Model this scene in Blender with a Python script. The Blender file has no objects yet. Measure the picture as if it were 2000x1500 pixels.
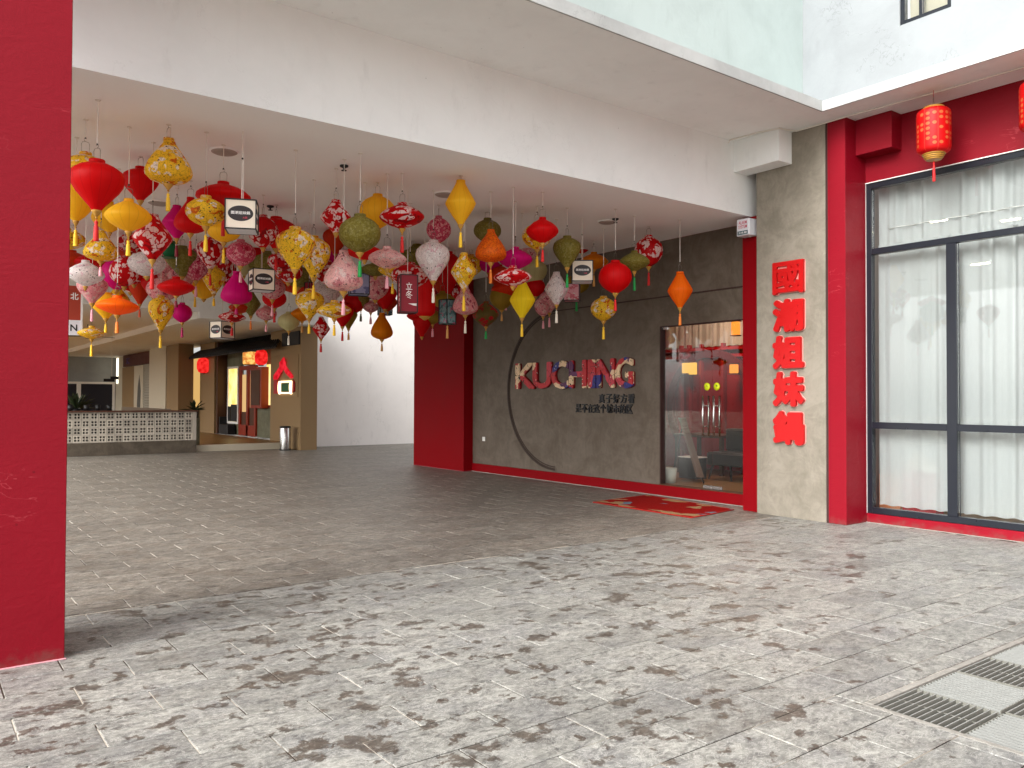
import bpy, math, random
from mathutils import Vector, Matrix, Euler
R_ = random.Random(7)
S = bpy.context.scene
COL = S.collection

# ------------------------------------------------------------------ camera
cam_d = bpy.data.cameras.new('camera')
cam = bpy.data.objects.new('camera', cam_d); COL.objects.link(cam); S.camera = cam
cam_d.sensor_width = 36.0; cam_d.lens = 36.0 * 1579.81 / 2000.0
cam_d.clip_start = 0.05; cam_d.clip_end = 400
def aim(yaw, pitch, roll):
    f = Vector((math.sin(yaw)*math.cos(pitch), math.cos(yaw)*math.cos(pitch), math.sin(pitch)))
    r = Vector((math.cos(yaw), -math.sin(yaw), 0)); u = r.cross(f)
    r2 = r*math.cos(roll) + u*math.sin(roll); u2 = u*math.cos(roll) - r*math.sin(roll)
    m = Matrix((r2, u2, -f)).transposed().to_4x4()
    return m
cam.matrix_world = Matrix.Translation((0, 0, 1.5)) @ aim(math.radians(36.907), math.radians(1.0257), math.radians(0.193))

# ------------------------------------------------------------------ world, sun, exposure
SUN_EL, SUN_AZ = math.radians(36), math.radians(258)     # azimuth measured from +Y towards +X
W = bpy.data.worlds.new('World'); S.world = W; W.use_nodes = True
wn = W.node_tree.nodes; wl = W.node_tree.links
bg = wn['Background']; bg.inputs['Strength'].default_value = 0.15
sky = wn.new('ShaderNodeTexSky'); sky.sky_type = 'NISHITA'; sky.sun_disc = False
sky.sun_elevation = SUN_EL; sky.sun_rotation = SUN_AZ
sky.air_density = 1.0; sky.dust_density = 4.0; sky.ozone_density = 1.0
hsv = wn.new('ShaderNodeHueSaturation'); hsv.inputs['Saturation'].default_value = 0.12
wl.new(sky.outputs[0], hsv.inputs['Color']); wl.new(hsv.outputs[0], bg.inputs['Color'])
sun_d = bpy.data.lights.new('sun', 'SUN'); sun_d.energy = 1.15; sun_d.angle = math.radians(40)
sun_d.color = (1.0, 0.985, 0.96)
sun = bpy.data.objects.new('sun', sun_d); COL.objects.link(sun)
sd = Vector((math.sin(SUN_AZ)*math.cos(SUN_EL), math.cos(SUN_AZ)*math.cos(SUN_EL), math.sin(SUN_EL)))
sun.rotation_euler = sd.to_track_quat('Z', 'Y').to_euler(); sun.location = (-4, -6, 12)
S.view_settings.view_transform = 'Standard'; S.view_settings.look = 'None'
S.view_settings.gamma = 1.0; S.view_settings.use_curve_mapping = False
S.view_settings.exposure = 1.38
S.render.engine = 'CYCLES'
cy = S.cycles
cy.max_bounces = 10; cy.diffuse_bounces = 6; cy.glossy_bounces = 4; cy.transmission_bounces = 4
cy.transparent_max_bounces = 12; cy.caustics_reflective = False; cy.caustics_refractive = False
cy.sample_clamp_indirect = 6.0; cy.use_denoising = True
try:
    cy.denoiser = 'OPENIMAGEDENOISE'
except Exception:
    pass

# ------------------------------------------------------------------ helpers
def lin(h):
    c = [int(h[i:i+2], 16)/255 for i in (0, 2, 4)]
    return tuple((x/12.92 if x <= 0.04045 else ((x+0.055)/1.055)**2.4) for x in c)
WL = {}
def wloc(o):
    return WL.get(o.name, Vector((0, 0, 0)))
def tag(o, label=None, cat=None, group=None, kind=None):
    if label: o['label'] = label
    if cat: o['category'] = cat
    if group: o['group'] = group
    if kind: o['kind'] = kind
    return o
def thing(name, label, cat, loc=(0, 0, 0), rotz=0.0, group=None):
    o = bpy.data.objects.new(name, None); COL.objects.link(o)
    o.empty_display_size = 0.1
    o.location = loc; o.rotation_euler = (0, 0, rotz); WL[o.name] = Vector(loc)
    return tag(o, label, cat, group)
def put(name, me, mat=None, parent=None, loc=(0, 0, 0), rot=(0, 0, 0), scale=(1, 1, 1)):
    """link a mesh (given in the parent's own space) as one object"""
    o = bpy.data.objects.new(name, me); COL.objects.link(o)
    if mat is not None:
        if not me.materials: me.materials.append(mat)
        o.material_slots[0].link = 'OBJECT'; o.material_slots[0].material = mat
    o.location = loc; o.rotation_euler = rot; o.scale = scale
    if parent is not None:
        o.parent = parent; WL[o.name] = wloc(parent)
    else:
        WL[o.name] = Vector(loc)
    return o

class MB:
    def __init__(s): s.v = []; s.f = []; s.sm = []
    def add(s, vs, fs, smooth=False):
        n = len(s.v); s.v += [tuple(p) for p in vs]
        s.f += [tuple(i+n for i in f) for f in fs]; s.sm += [smooth]*len(fs); return s
    def box(s, x0, x1, y0, y1, z0, z1, b=0.0):
        if b <= 0:
            vs = [(x, y, z) for z in (z0, z1) for y in (y0, y1) for x in (x0, x1)]
            return s.add(vs, [(0,2,3,1),(4,5,7,6),(0,1,5,4),(2,6,7,3),(0,4,6,2),(1,3,7,5)])
        vs = []; idx = {}
        X = (x0, x1); Y = (y0, y1); Z = (z0, z1)
        for i in (0, 1):
            for j in (0, 1):
                for k in (0, 1):
                    sx, sy, sz = (1, -1)[i]*b, (1, -1)[j]*b, (1, -1)[k]*b
                    for a in range(3):
                        p = [X[i]+sx, Y[j]+sy, Z[k]+sz]; p[a] = (X[i], Y[j], Z[k])[a]
                        idx[(i, j, k, a)] = len(vs); vs.append(tuple(p))
        fs = []
        g = lambda i, j, k, a: idx[(i, j, k, a)]
        for i in (0, 1):
            q = [g(i,0,0,0), g(i,1,0,0), g(i,1,1,0), g(i,0,1,0)]; fs.append(tuple(q if i else q[::-1]))
            q = [g(0,i,0,1), g(1,i,0,1), g(1,i,1,1), g(0,i,1,1)]; fs.append(tuple(q[::-1] if i else q))
            q = [g(0,0,i,2), g(1,0,i,2), g(1,1,i,2), g(0,1,i,2)]; fs.append(tuple(q if i else q[::-1]))
        for i in (0, 1):
            for j in (0, 1):
                q = [g(i,j,0,0), g(i,j,0,1), g(i,j,1,1), g(i,j,1,0)]; fs.append(tuple(q if (i == j) else q[::-1]))
                q = [g(i,0,j,0), g(i,0,j,2), g(i,1,j,2), g(i,1,j,0)]; fs.append(tuple(q if (i != j) else q[::-1]))
                q = [g(0,i,j,1), g(0,i,j,2), g(1,i,j,2), g(1,i,j,1)]; fs.append(tuple(q if (i == j) else q[::-1]))
                for k in (0, 1):
                    t = (g(i,j,k,0), g(i,j,k,1), g(i,j,k,2)); fs.append(t if (i+j+k) % 2 == 1 else t[::-1])
        return s.add(vs, fs)
    def tube(s, pts, r, n=8, cap=True):
        pts = [Vector(p) for p in pts]; rings = []
        for i, p in enumerate(pts):
            d = (pts[min(i+1, len(pts)-1)] - pts[max(i-1, 0)]).normalized()
            a = d.cross(Vector((0, 0, 1)))
            if a.length < 1e-3: a = d.cross(Vector((0, 1, 0)))
            a.normalize(); c = d.cross(a)
            rr = r[i] if isinstance(r, (list, tuple)) else r
            rings.append([p + a*(rr*math.cos(2*math.pi*k/n)) + c*(rr*math.sin(2*math.pi*k/n)) for k in range(n)])
        vs = [q for ring in rings for q in ring]
        fs = [(i*n+k, i*n+(k+1) % n, (i+1)*n+(k+1) % n, (i+1)*n+k) for i in range(len(pts)-1) for k in range(n)]
        if cap: fs += [tuple(range(n))[::-1], tuple((len(pts)-1)*n+k for k in range(n))]
        return s.add(vs, fs, True)
    def lathe(s, prof, n=24, c=(0, 0, 0), axis='Z', caps=True, rib=0.0):
        vs = []; fs = []
        for (r, z) in prof:
            for k in range(n):
                rr = r*(1 - (rib if k % 2 else 0.0)); a = 2*math.pi*k/n
                p = (rr*math.cos(a), rr*math.sin(a), z)
                if axis == 'X': p = (p[2], p[0], p[1])
                if axis == 'Y': p = (p[0], p[2], p[1])
                vs.append((p[0]+c[0], p[1]+c[1], p[2]+c[2]))
        m = len(prof)
        for i in range(m-1):
            for k in range(n):
                fs.append((i*n+k, i*n+(k+1) % n, (i+1)*n+(k+1) % n, (i+1)*n+k))
        s.add(vs, fs, True)
        if caps:
            n0 = len(s.v) - len(vs)
            s.f += [tuple(n0+k for k in range(n))[::-1], tuple(n0+(m-1)*n+k for k in range(n))]; s.sm += [False, False]
        return s
    def prism(s, poly, a, b, axis='Y'):
        n = len(poly); vs = []
        for t in (a, b):
            for (p, q) in poly:
                vs.append({'X': (t, p, q), 'Y': (p, t, q), 'Z': (p, q, t)}[axis])
        fs = [tuple(range(n)), tuple(range(n, 2*n))[::-1]] + [(i, i+n, (i+1) % n+n, (i+1) % n) for i in range(n)]
        return s.add(vs, fs)
    def mesh(s, name, off=(0, 0, 0)):
        me = bpy.data.meshes.new(name)
        me.from_pydata([(x-off[0], y-off[1], z-off[2]) for x, y, z in s.v], [], s.f)
        me.polygons.foreach_set('use_smooth', s.sm); me.update(); 
        return me
    def fix(s, me):
        import bmesh
        bm = bmesh.new(); bm.from_mesh(me); bmesh.ops.recalc_face_normals(bm, faces=bm.faces); bm.to_mesh(me); bm.free()
        return me
    def build(s, name, mat, parent=None, base=None):
        """vertices in world metres; child of parent, or a top-level object with its origin at its base"""
        if parent is not None:
            me = s.fix(s.mesh(name, wloc(parent)))
            return put(name, me, mat, parent)
        if base is None:
            xs, ys, zs = zip(*s.v); base = ((min(xs)+max(xs))/2, (min(ys)+max(ys))/2, min(zs))
        me = s.fix(s.mesh(name, base))
        return put(name, me, mat, None, base)
    def local(s, name): return s.fix(s.mesh(name))

GL = {}
def glyph(txt, w, h, ext, off=0.0, hw=None):
    """flat lettering as a mesh centred on the origin, reading along +x, up +y, facing +z"""
    key = (txt, w, h, ext, off)
    if key in GL: return GL[key]
    cu = bpy.data.curves.new('lettering', 'FONT'); cu.body = txt; cu.size = 1.0
    cu.extrude = 0.5; cu.offset = off; cu.resolution_u = 3
    o = bpy.data.objects.new('lettering', cu); COL.objects.link(o)
    me = bpy.data.meshes.new_from_object(o)
    bpy.data.objects.remove(o); bpy.data.curves.remove(cu)
    co = [v.co.copy() for v in me.vertices]
    x0, x1 = min(c.x for c in co), max(c.x for c in co); y0, y1 = min(c.y for c in co), max(c.y for c in co)
    sx = w/(x1-x0) if w else h/(y1-y0)
    for v, c in zip(me.vertices, co):
        v.co = ((c.x-(x0+x1)/2)*sx, (c.y-(y0+y1)/2)*h/(y1-y0), ext*(c.z+0.5))
    me.materials.clear(); me.update(); me.name = 'lettering'
    GL[key] = me
    return me
FX = (math.pi/2, 0, -math.pi/2)     # lettering that faces -X
FY = (math.pi/2, 0, 0)              # lettering that faces -Y
def fat(txt, w, h, ext, d):
    """thick rounded strokes: the glyph swept round a small circle"""
    key = ('fat', txt, w, h, ext, d)
    if key in GL: return GL[key]
    g = glyph(txt, w-2*d, h-2*d, ext); vs = []; fs = []; m = len(g.vertices)
    for k in range(13):
        a = 2*math.pi*k/12; ox, oy = (0, 0) if k == 12 else (d*math.cos(a), d*math.sin(a))
        vs += [(v.co.x+ox, v.co.y+oy, v.co.z + (0.00025*k if v.co.z > ext/2 else 0.00005*k)) for v in g.vertices]
        fs += [tuple(i+k*m for i in p.vertices) for p in g.polygons]
    me = bpy.data.meshes.new('lettering'); me.from_pydata(vs, [], fs); me.update(); GL[key] = me
    return me
def letter(name, txt, w, h, ext, mat, parent, world, rot, off=0.0):
    return put(name, glyph(txt, w, h, ext, off), mat, parent, Vector(world)-wloc(parent), rot)

# ------------------------------------------------------------------ materials
class N:
    def __init__(s, name):
        s.m = bpy.data.materials.new(name); s.m.use_nodes = True
        s.t = s.m.node_tree; s.t.nodes.clear()
        s.out = s.t.nodes.new('ShaderNodeOutputMaterial')
    def n(s, typ, **kw):
        x = s.t.nodes.new('ShaderNode'+typ)
        for k, v in kw.items():
            if k.startswith('_'): setattr(x, k[1:], v)
            else:
                i = x.inputs[int(k[1:])] if (k[0] == 'i' and k[1:].isdigit()) else x.inputs[k.replace('__', ' ')]
                if hasattr(v, 'is_output') or hasattr(v, 'links'): s.t.links.new(v, i)
                else: i.default_value = v
        return x
    def L(s, a, b): s.t.links.new(a, b)
    def pos(s): return s.n('NewGeometry').outputs['Position']
    def objc(s): return s.n('TexCoord').outputs['Object']
    def math(s, op, a, b=0.0, c=0.0, clamp=False):
        x = s.t.nodes.new('ShaderNodeMath'); x.operation = op; x.use_clamp = clamp
        for i, v in enumerate((a, b, c)):
            if hasattr(v, 'links'): s.L(v, x.inputs[i])
            else: x.inputs[i].default_value = v
        return x.outputs[0]
    def vmul(s, v, sc):
        x = s.t.nodes.new('ShaderNodeVectorMath'); x.operation = 'MULTIPLY'; s.L(v, x.inputs[0]); x.inputs[1].default_value = sc
        return x.outputs[0]
    def vadd(s, v, w):
        x = s.t.nodes.new('ShaderNodeVectorMath'); x.operation = 'ADD'; s.L(v, x.inputs[0])
        if hasattr(w, 'links'): s.L(w, x.inputs[1])
        else: x.inputs[1].default_value = w
        return x.outputs[0]
    def noise(s, vec, scale, detail=3.0, rough=0.5, dist=0.0, col=False):
        x = s.n('TexNoise', Vector=vec, Scale=scale, Detail=detail, Roughness=rough, Distortion=dist)
        return x.outputs['Color' if col else 'Fac']
    def voro(s, vec, scale, out='Distance'):
        return s.n('TexVoronoi', Vector=vec, Scale=scale).outputs[out]
    def step(s, v, a, b):
        x = s.t.nodes.new('ShaderNodeMapRange'); x.interpolation_type = 'SMOOTHSTEP'
        s.L(v, x.inputs[0]); x.inputs[1].default_value = a; x.inputs[2].default_value = b
        return x.outputs[0]
    def mix(s, f, a, b, mode='MIX'):
        x = s.t.nodes.new('ShaderNodeMix'); x.data_type = 'RGBA'; x.blend_type = mode
        for i, v in ((0, f), (6, a), (7, b)):
            if hasattr(v, 'links'): s.L(v, x.inputs[i])
            else: x.inputs[i].default_value = (*v, 1) if isinstance(v, tuple) and len(v) == 3 else v
        return x.outputs[2]
    def bump(s, h, strength=0.3, dist=0.01):
        return s.n('Bump', Height=h, Strength=strength, Distance=dist).outputs[0]
    def bsdf(s, col, rough=0.5, spec=0.5, normal=None, metal=0.0, **kw):
        b = s.t.nodes.new('ShaderNodeBsdfPrincipled')
        for k, v in (('Base Color', col), ('Roughness', rough), ('Specular IOR Level', spec), ('Metallic', metal), ('Normal', normal)):
            if v is None: continue
            if hasattr(v, 'links'): s.L(v, b.inputs[k])
            else: b.inputs[k].default_value = (*v, 1) if isinstance(v, tuple) and len(v) == 3 else v
        for k, v in kw.items():
            b.inputs[k.replace('_', ' ')].default_value = v
        return b.outputs[0]
    def done(s, sh):
        s.L(sh, s.out.inputs['Surface']); return s.m

def scl(c, k): return tuple(x*k for x in c)
def paint(name, col, rough=0.5, var=0.08, scale=3.0, bump=0.15, bscale=60.0, spec=0.4, obj=False, metal=0.0):
    n = N(name); p = n.objc() if obj else n.pos()
    a = n.noise(p, scale, 4.0, 0.6); b = n.noise(p, bscale, 3.0, 0.6)
    c = n.mix(a, scl(col, 1-var), scl(col, 1+var))
    nr = n.bump(b, bump, 0.004) if bump else None
    rg = n.math('ADD', n.math('MULTIPLY', a, 0.16), rough-0.08)
    return n.done(n.bsdf(c, rg, spec, nr, metal))
def red_paint(name, col):
    """rolled masonry paint: roller swirls, pale scuffs, a splash line of dirt at the foot"""
    n = N(name); p = n.pos(); z = n.n('SeparateXYZ', Vector=p).outputs[2]
    a = n.noise(p, 0.9, 4.0, 0.6); w = n.noise(n.vmul(p, (1, 1, 2.2)), 5.0, 5.0, 0.65, 1.0)
    c = n.mix(a, scl(col, 0.84), scl(col, 1.12))
    ln = n.step(n.math('ABSOLUTE', n.math('SUBTRACT', n.noise(n.vmul(p, (1.2, 1.2, 5)), 2.6, 3.0, 0.6, 0.5), 0.5)), 0.012, 0.004)
    ln = n.math('MULTIPLY', ln, n.step(n.noise(p, 1.7, 2.0), 0.60, 0.68))
    c = n.mix(n.math('MULTIPLY', ln, 0.55), c, tuple(min(1, x*1.6+0.05) for x in col))
    sp = n.step(n.voro(p, 5.0), 0.05, 0.02)
    c = n.mix(n.math('MULTIPLY', sp, 0.5), c, scl(col, 0.4))
    ft = n.step(n.math('ADD', z, n.math('MULTIPLY', n.noise(p, 9.0, 4.0, 0.7), 0.35)), 0.26, 0.14)
    c = n.mix(n.math('MULTIPLY', ft, 0.45), c, lin('6a4a44'))
    h = n.math('ADD', w, n.math('MULTIPLY', n.noise(p, 45.0, 2.0), 0.25))
    return n.done(n.bsdf(c, n.math('ADD', 0.36, n.math('MULTIPLY', w, 0.26)), 0.22, n.bump(h, 0.4, 0.008)))
def plaster(name, col, streak=0.12, rough=0.75, wear=1.0):
    """painted render: trowel waves, faint grey patches, a few dirt specks"""
    n = N(name); p = n.pos()
    w = n.noise(p, 1.3, 5.0, 0.62, 0.4); f = n.noise(n.vmul(p, (1, 1, 0.35)), 4.0, 5.0, 0.65)
    c = n.mix(n.step(w, 0.35, 0.7), scl(col, 1.0), scl(col, 1-streak))
    c = n.mix(n.math('MULTIPLY', n.step(f, 0.56, 0.75), 0.45), c, scl(col, 0.80))
    sp = n.step(n.voro(p, 3.3), 0.028, 0.012)
    c = n.mix(n.math('MULTIPLY', sp, 0.5), c, scl(col, 0.35))
    ck = n.step(n.math('ABSOLUTE', n.math('SUBTRACT', n.noise(p, 0.9, 6.0, 0.6, 0.3), 0.5)), 0.0035, 0.001)
    ck = n.math('MULTIPLY', ck, n.step(n.noise(n.vadd(p, (5, 2, 8)), 0.7, 2.0), 0.52, 0.60))
    c = n.mix(n.math('MULTIPLY', ck, 0.3*wear), c, scl(col, 0.4))
    rn = n.step(n.noise(n.vmul(p, (9, 9, 0.5)), 1.0, 4.0, 0.6), 0.60, 0.74)
    c = n.mix(n.math('MULTIPLY', rn, 0.2*wear), c, scl(col, 0.66))
    hh = n.math('ADD', n.math('MULTIPLY', n.noise(p, 5.0, 4.0, 0.55, 0.8), 1.0), n.math('MULTIPLY', n.noise(p, 70.0, 2.0), 0.12))
    return n.done(n.bsdf(c, rough, 0.3, n.bump(hh, 0.35, 0.012)))
def cement(name, lo, hi, rough=0.6, scale=1.0):
    """trowelled cement render: cloudy swirls, fine streaks, pale scuffs"""
    n = N(name); p = n.pos()
    wv = n.noise(p, 1.1*scale, 3.0, 0.5, 0.0, True)
    q = n.vadd(p, n.vmul(wv, (0.7, 0.7, 0.7)))
    a = n.noise(q, 2.2*scale, 8.0, 0.66, 0.5); b = n.noise(n.vmul(q, (1, 1, 1.6)), 7.0*scale, 6.0, 0.7, 0.6)
    d = n.noise(n.vmul(q, (1.5, 1.5, 0.3)), 16*scale, 4.0, 0.6)
    t = n.math('ADD', n.math('MULTIPLY', a, 0.55), n.math('ADD', n.math('MULTIPLY', b, 0.30), n.math('MULTIPLY', d, 0.15)))
    c = n.mix(n.step(t, 0.36, 0.66), lo, hi)
    sc = n.math('MULTIPLY', n.step(n.noise(q, 9.0, 3.0, 0.5, 1.0), 0.70, 0.80), 0.35)
    c = n.mix(sc, c, scl(hi, 1.5))
    return n.done(n.bsdf(c, n.math('ADD', n.math('MULTIPLY', b, 0.25), rough-0.12), 0.35, n.bump(t, 0.25, 0.006)))
def emit(name, col, st):
    n = N(name); e = n.n('Emission', Strength=st); e.inputs['Color'].default_value = (*col, 1)
    return n.done(e.outputs[0])
def glow(name, c0, c1, st, sc):
    """lit from within, unevenly"""
    n = N(name); p = n.pos(); f = n.step(n.noise(p, sc, 3.0, 0.6), 0.35, 0.65)
    e = n.n('Emission', Strength=st); n.L(n.mix(f, c0, c1), e.inputs['Color'])
    return n.done(e.outputs[0])
def glass(name, tint=(0.93, 0.97, 0.96), refl=1.0):
    n = N(name)
    t = n.n('BsdfTransparent'); t.inputs['Color'].default_value = (*tint, 1)
    g = n.n('BsdfGlossy', Roughness=0.012); g.inputs['Color'].default_value = (1, 1, 1, 1)
    fr = n.n('Fresnel', IOR=1.52).outputs[0]
    x = n.n('MixShader', Fac=n.math('MULTIPLY', fr, refl), i1=t.outputs[0], i2=g.outputs[0])
    return n.done(x.outputs[0])
def fabric(name, col, flower=None, white=(0.78, 0.72, 0.70), accent=None, speck=None, trans=0.45, fs=1.0, density=0.5, few=0.0):
    """lantern silk over wire ribs; flower prints follow each lantern's own surface"""
    n = N(name); o = n.objc()
    rnd = n.n('ObjectInfo').outputs['Random']
    of = n.n('CombineXYZ', X=n.math('MULTIPLY', rnd, 37.0), Y=n.math('MULTIPLY', rnd, 91.0), Z=n.math('MULTIPLY', rnd, 53.0)).outputs[0]
    p = n.vadd(n.vmul(o, (1, 1, 1.9)), of)
    weave = n.noise(n.vmul(p, (6, 6, 40)), 6.0, 2.0, 0.5)
    c = n.mix(weave, scl(col, 0.86), scl(col, 1.1))
    v3 = n.n('SeparateXYZ', Vector=o)
    ang = n.math('FRACT', n.math('MULTIPLY', n.math('ARCTAN2', v3.outputs[1], v3.outputs[0]), 16/6.28319))
    seam = n.step(n.math('ABSOLUTE', n.math('SUBTRACT', ang, 0.5)), 0.44, 0.49)
    if flower:
        if accent:
            am = n.step(n.noise(n.vadd(p, (7, 3, 1)), 2.0*fs, 2.0, 0.5, 0.8), 0.57, 0.62)
            c = n.mix(am, c, accent)
        cl = n.step(n.noise(p, 1.55*fs, 1.0, 0.5, 0.4), density, density+0.04)
        pt = n.step(n.voro(n.vadd(p, n.vmul(n.noise(p, 4*fs, 1.0, 0.5, 0.0, True), (0.3, 0.3, 0.3))), 3.4*fs), 0.56, 0.50)
        br = n.step(n.noise(p, 6*fs, 2.0, 0.6), 0.36, 0.42)
        c = n.mix(n.math('MULTIPLY', n.math('MULTIPLY', cl, pt), br), c, white)
        if speck:
            sp = n.math('MULTIPLY', n.step(n.voro(n.vadd(p, (3, 9, 4)), 4.6*fs), 0.24, 0.18), n.step(n.noise(p, 4*fs, 2.0), 0.46+few, 0.52+few))
            ln = n.math('MULTIPLY', n.step(n.math('ABSOLUTE', n.math('SUBTRACT', n.noise(n.vadd(p, (1, 5, 8)), 4.5*fs, 3.0, 0.6, 1.2), 0.5)), 0.02-few*0.12, 0.008-few*0.06), 0.7)
            c = n.mix(n.math('MAXIMUM', sp, ln), c, speck)
    c = n.mix(n.math('MULTIPLY', seam, 0.32), c, scl(col, 0.5))
    b = n.bsdf(c, 0.5, 0.25, n.bump(weave, 0.12, 0.003), 0.0)
    t = n.n('BsdfTranslucent'); n.L(c, t.inputs['Color'])
    x = n.n('MixShader', Fac=trans, i1=b, i2=t.outputs[0])
    return n.done(x.outputs[0])

m_white_ext = plaster('white_render', lin('94989a'), 0.12)
m_green_white = plaster('pale_green_white_render', lin('b6c2bf'), 0.10)
m_white_beam = plaster('white_beam_paint', lin('eef0ef'), 0.05, 0.75, 0.25)
m_soffit = plaster('soffit_paint', lin('f2f3f1'), 0.05, 0.75, 0.25)
m_ceiling = paint('ceiling_paint', lin('f7f5f4'), 0.8, 0.03, 0.8, 0.08, 30)
m_fascia = plaster('weathered_white_edge', lin('b9bbb9'), 0.25)
m_red = red_paint('red_wall_paint', lin('84051a'))
m_red_dark = paint('deep_red_wall_paint', lin('7e000a'), 0.55, 0.08, 2.0, 0.25, 16.0, 0.12)
m_cement_wall = cement('brown_grey_cement_render', lin('584d41'), lin('70655a'), 0.58, 0.8)
m_cement_pillar = cement('pale_grey_cement_render', lin('787164'), lin('938b7e'), 0.62, 1.0)
m_groove = paint('dark_groove_paint', lin('3a2420'), 0.6, 0.1)
m_frame = paint('dark_blue_grey_window_frame', lin('141821'), 0.3, 0.05, 4, 0.02, 40, 0.5)
m_trim = paint('white_sealant', lin('e8e6e2'), 0.5, 0.03)
m_glass = glass('window_glass', (0.975, 0.99, 0.985), 0.8)
m_door_glass = glass('door_glass', (0.92, 0.93, 0.92), 0.26)
m_steel = paint('brushed_steel', lin('c8c6c2'), 0.25, 0.05, 20, 0.05, 80, 0.5, False, 1.0)
m_bar_dark = paint('grimy_shaded_steel', lin('77766e'), 0.6, 0.3, 25, 0.2, 60, 0.3)  # grime plus the shade between the bars, painted into the colour
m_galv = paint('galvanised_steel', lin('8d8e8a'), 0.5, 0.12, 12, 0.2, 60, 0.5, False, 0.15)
m_black = paint('black_paint', lin('151416'), 0.5, 0.1)
m_black_gloss = paint('black_gloss', lin('121217'), 0.25, 0.1)
m_cord = paint('white_cord', lin('e0dad2'), 0.7, 0.05)
m_wire = paint('grey_wire', lin('8d867f'), 0.4, 0.1, 10, 0, 20, 0.5, False, 0.6)
m_gold = paint('gold_wood', lin('b98a3a'), 0.4, 0.15, 20, 0.1)
m_letter_red = paint('red_acrylic', lin('b40003'), 0.4, 0.04, 6, 0.03, 40, 0.5)
m_letter_black = paint('black_acrylic', lin('0d0e14'), 0.3, 0.1)
m_offwhite = paint('cream_paper', lin('efe2cf'), 0.7, 0.03)
m_print_white = paint('white_print', lin('f2efec'), 0.6, 0.02)
m_print_red = paint('red_print', lin('c83450'), 0.6, 0.02)
m_print_dark = paint('black_oval_print', lin('2c2425'), 0.5, 0.05)
m_underside = paint('white_acrylic', lin('e3e0e6'), 0.4, 0.03)
m_curtain_in = paint('beige_curtain', lin('a79d92'), 0.8, 0.1, 6)
m_wood_floor = paint('wood_floor', lin('8c6a42'), 0.35, 0.2, 5, 0.1)
m_lacquer = paint('dark_red_lacquer', lin('8c0208'), 0.3, 0.1)
m_sofa = paint('dark_leather', lin('1c1614'), 0.5, 0.1)
m_brown_wall = paint('brown_wall_paint', lin('8d7350'), 0.65, 0.06, 1.5, 0.1)
m_brown_dark = paint('dark_brown_wood', lin('4a2a16'), 0.5, 0.15)
m_greywall = paint('warm_grey_wall', lin('c4bba6'), 0.7, 0.05)
m_green_grey = cement('green_grey_render', lin('5d5c48'), lin('7d7b64'), 0.6, 1.0)
m_base_cement = cement('dark_cement_base', lin('4a4238'), lin('675d50'), 0.6, 1.0)
m_block = paint('breeze_block', lin('b9b0a2'), 0.75, 0.12, 3.0, 0.4, 40)
m_red_door = paint('varnished_red_wood', lin('8c2a12'), 0.35, 0.15, 8)
m_warm_glow = glow('lit_yellow_window', (1.0, 0.62, 0.14), (1.0, 0.78, 0.36), 0.55, 2.2)
m_room_lamp = emit('room_lamp', (1.0, 0.86, 0.62), 14.0)
m_orange_lamp = emit('lit_orange_lantern', (1.0, 0.30, 0.04), 0.6)
m_yellow_lamp = emit('lit_yellow_lamp', (1.0, 0.5, 0.06), 0.5)
m_red_glow = glow('lit_red_lantern', (0.62, 0.006, 0.005), (1.0, 0.035, 0.03), 0.42, 9.0)
m_gold_glow = glow('lit_gold_lantern', (0.55, 0.16, 0.03), (1.0, 0.62, 0.16), 0.5, 6.0)
m_neon_red = glow('red_neon', (0.55, 0.006, 0.012), (1.0, 0.03, 0.05), 0.38, 5.0)
m_neon_cream = emit('cream_neon', (1.0, 0.72, 0.42), 1.2)
m_green = paint('dark_green_acrylic', lin('1d5a30'), 0.4, 0.1)
m_leaf = paint('dark_leaf', lin('263018'), 0.5, 0.25, 12)
m_maroon = paint('maroon_signboard', lin('4a1410'), 0.5, 0.06)
m_shutter = paint('grey_shutter', lin('9a9484'), 0.5, 0.08)
m_navy = paint('dark_navy_door', lin('23242f'), 0.3, 0.1)
m_yellow_sticker = paint('yellow_sticker', lin('d8e020'), 0.5, 0.03)
m_sticker_ink = paint('green_sticker_ink', lin('2f6a1c'), 0.5, 0.03)
m_siren_face = paint('siren_plastic', lin('d9d9de'), 0.45, 0.03)
m_siren_band = paint('teal_print', lin('22505c'), 0.5, 0.05)
m_pot = paint('white_pot', lin('d9dccf'), 0.5, 0.05)
m_pit = paint('dark_drain_concrete', lin('2a2824'), 0.8, 0.2)
m_kerb = cement('drain_edge_cement', lin('7d7a73'), lin('a09c94'), 0.75, 3.0)

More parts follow.
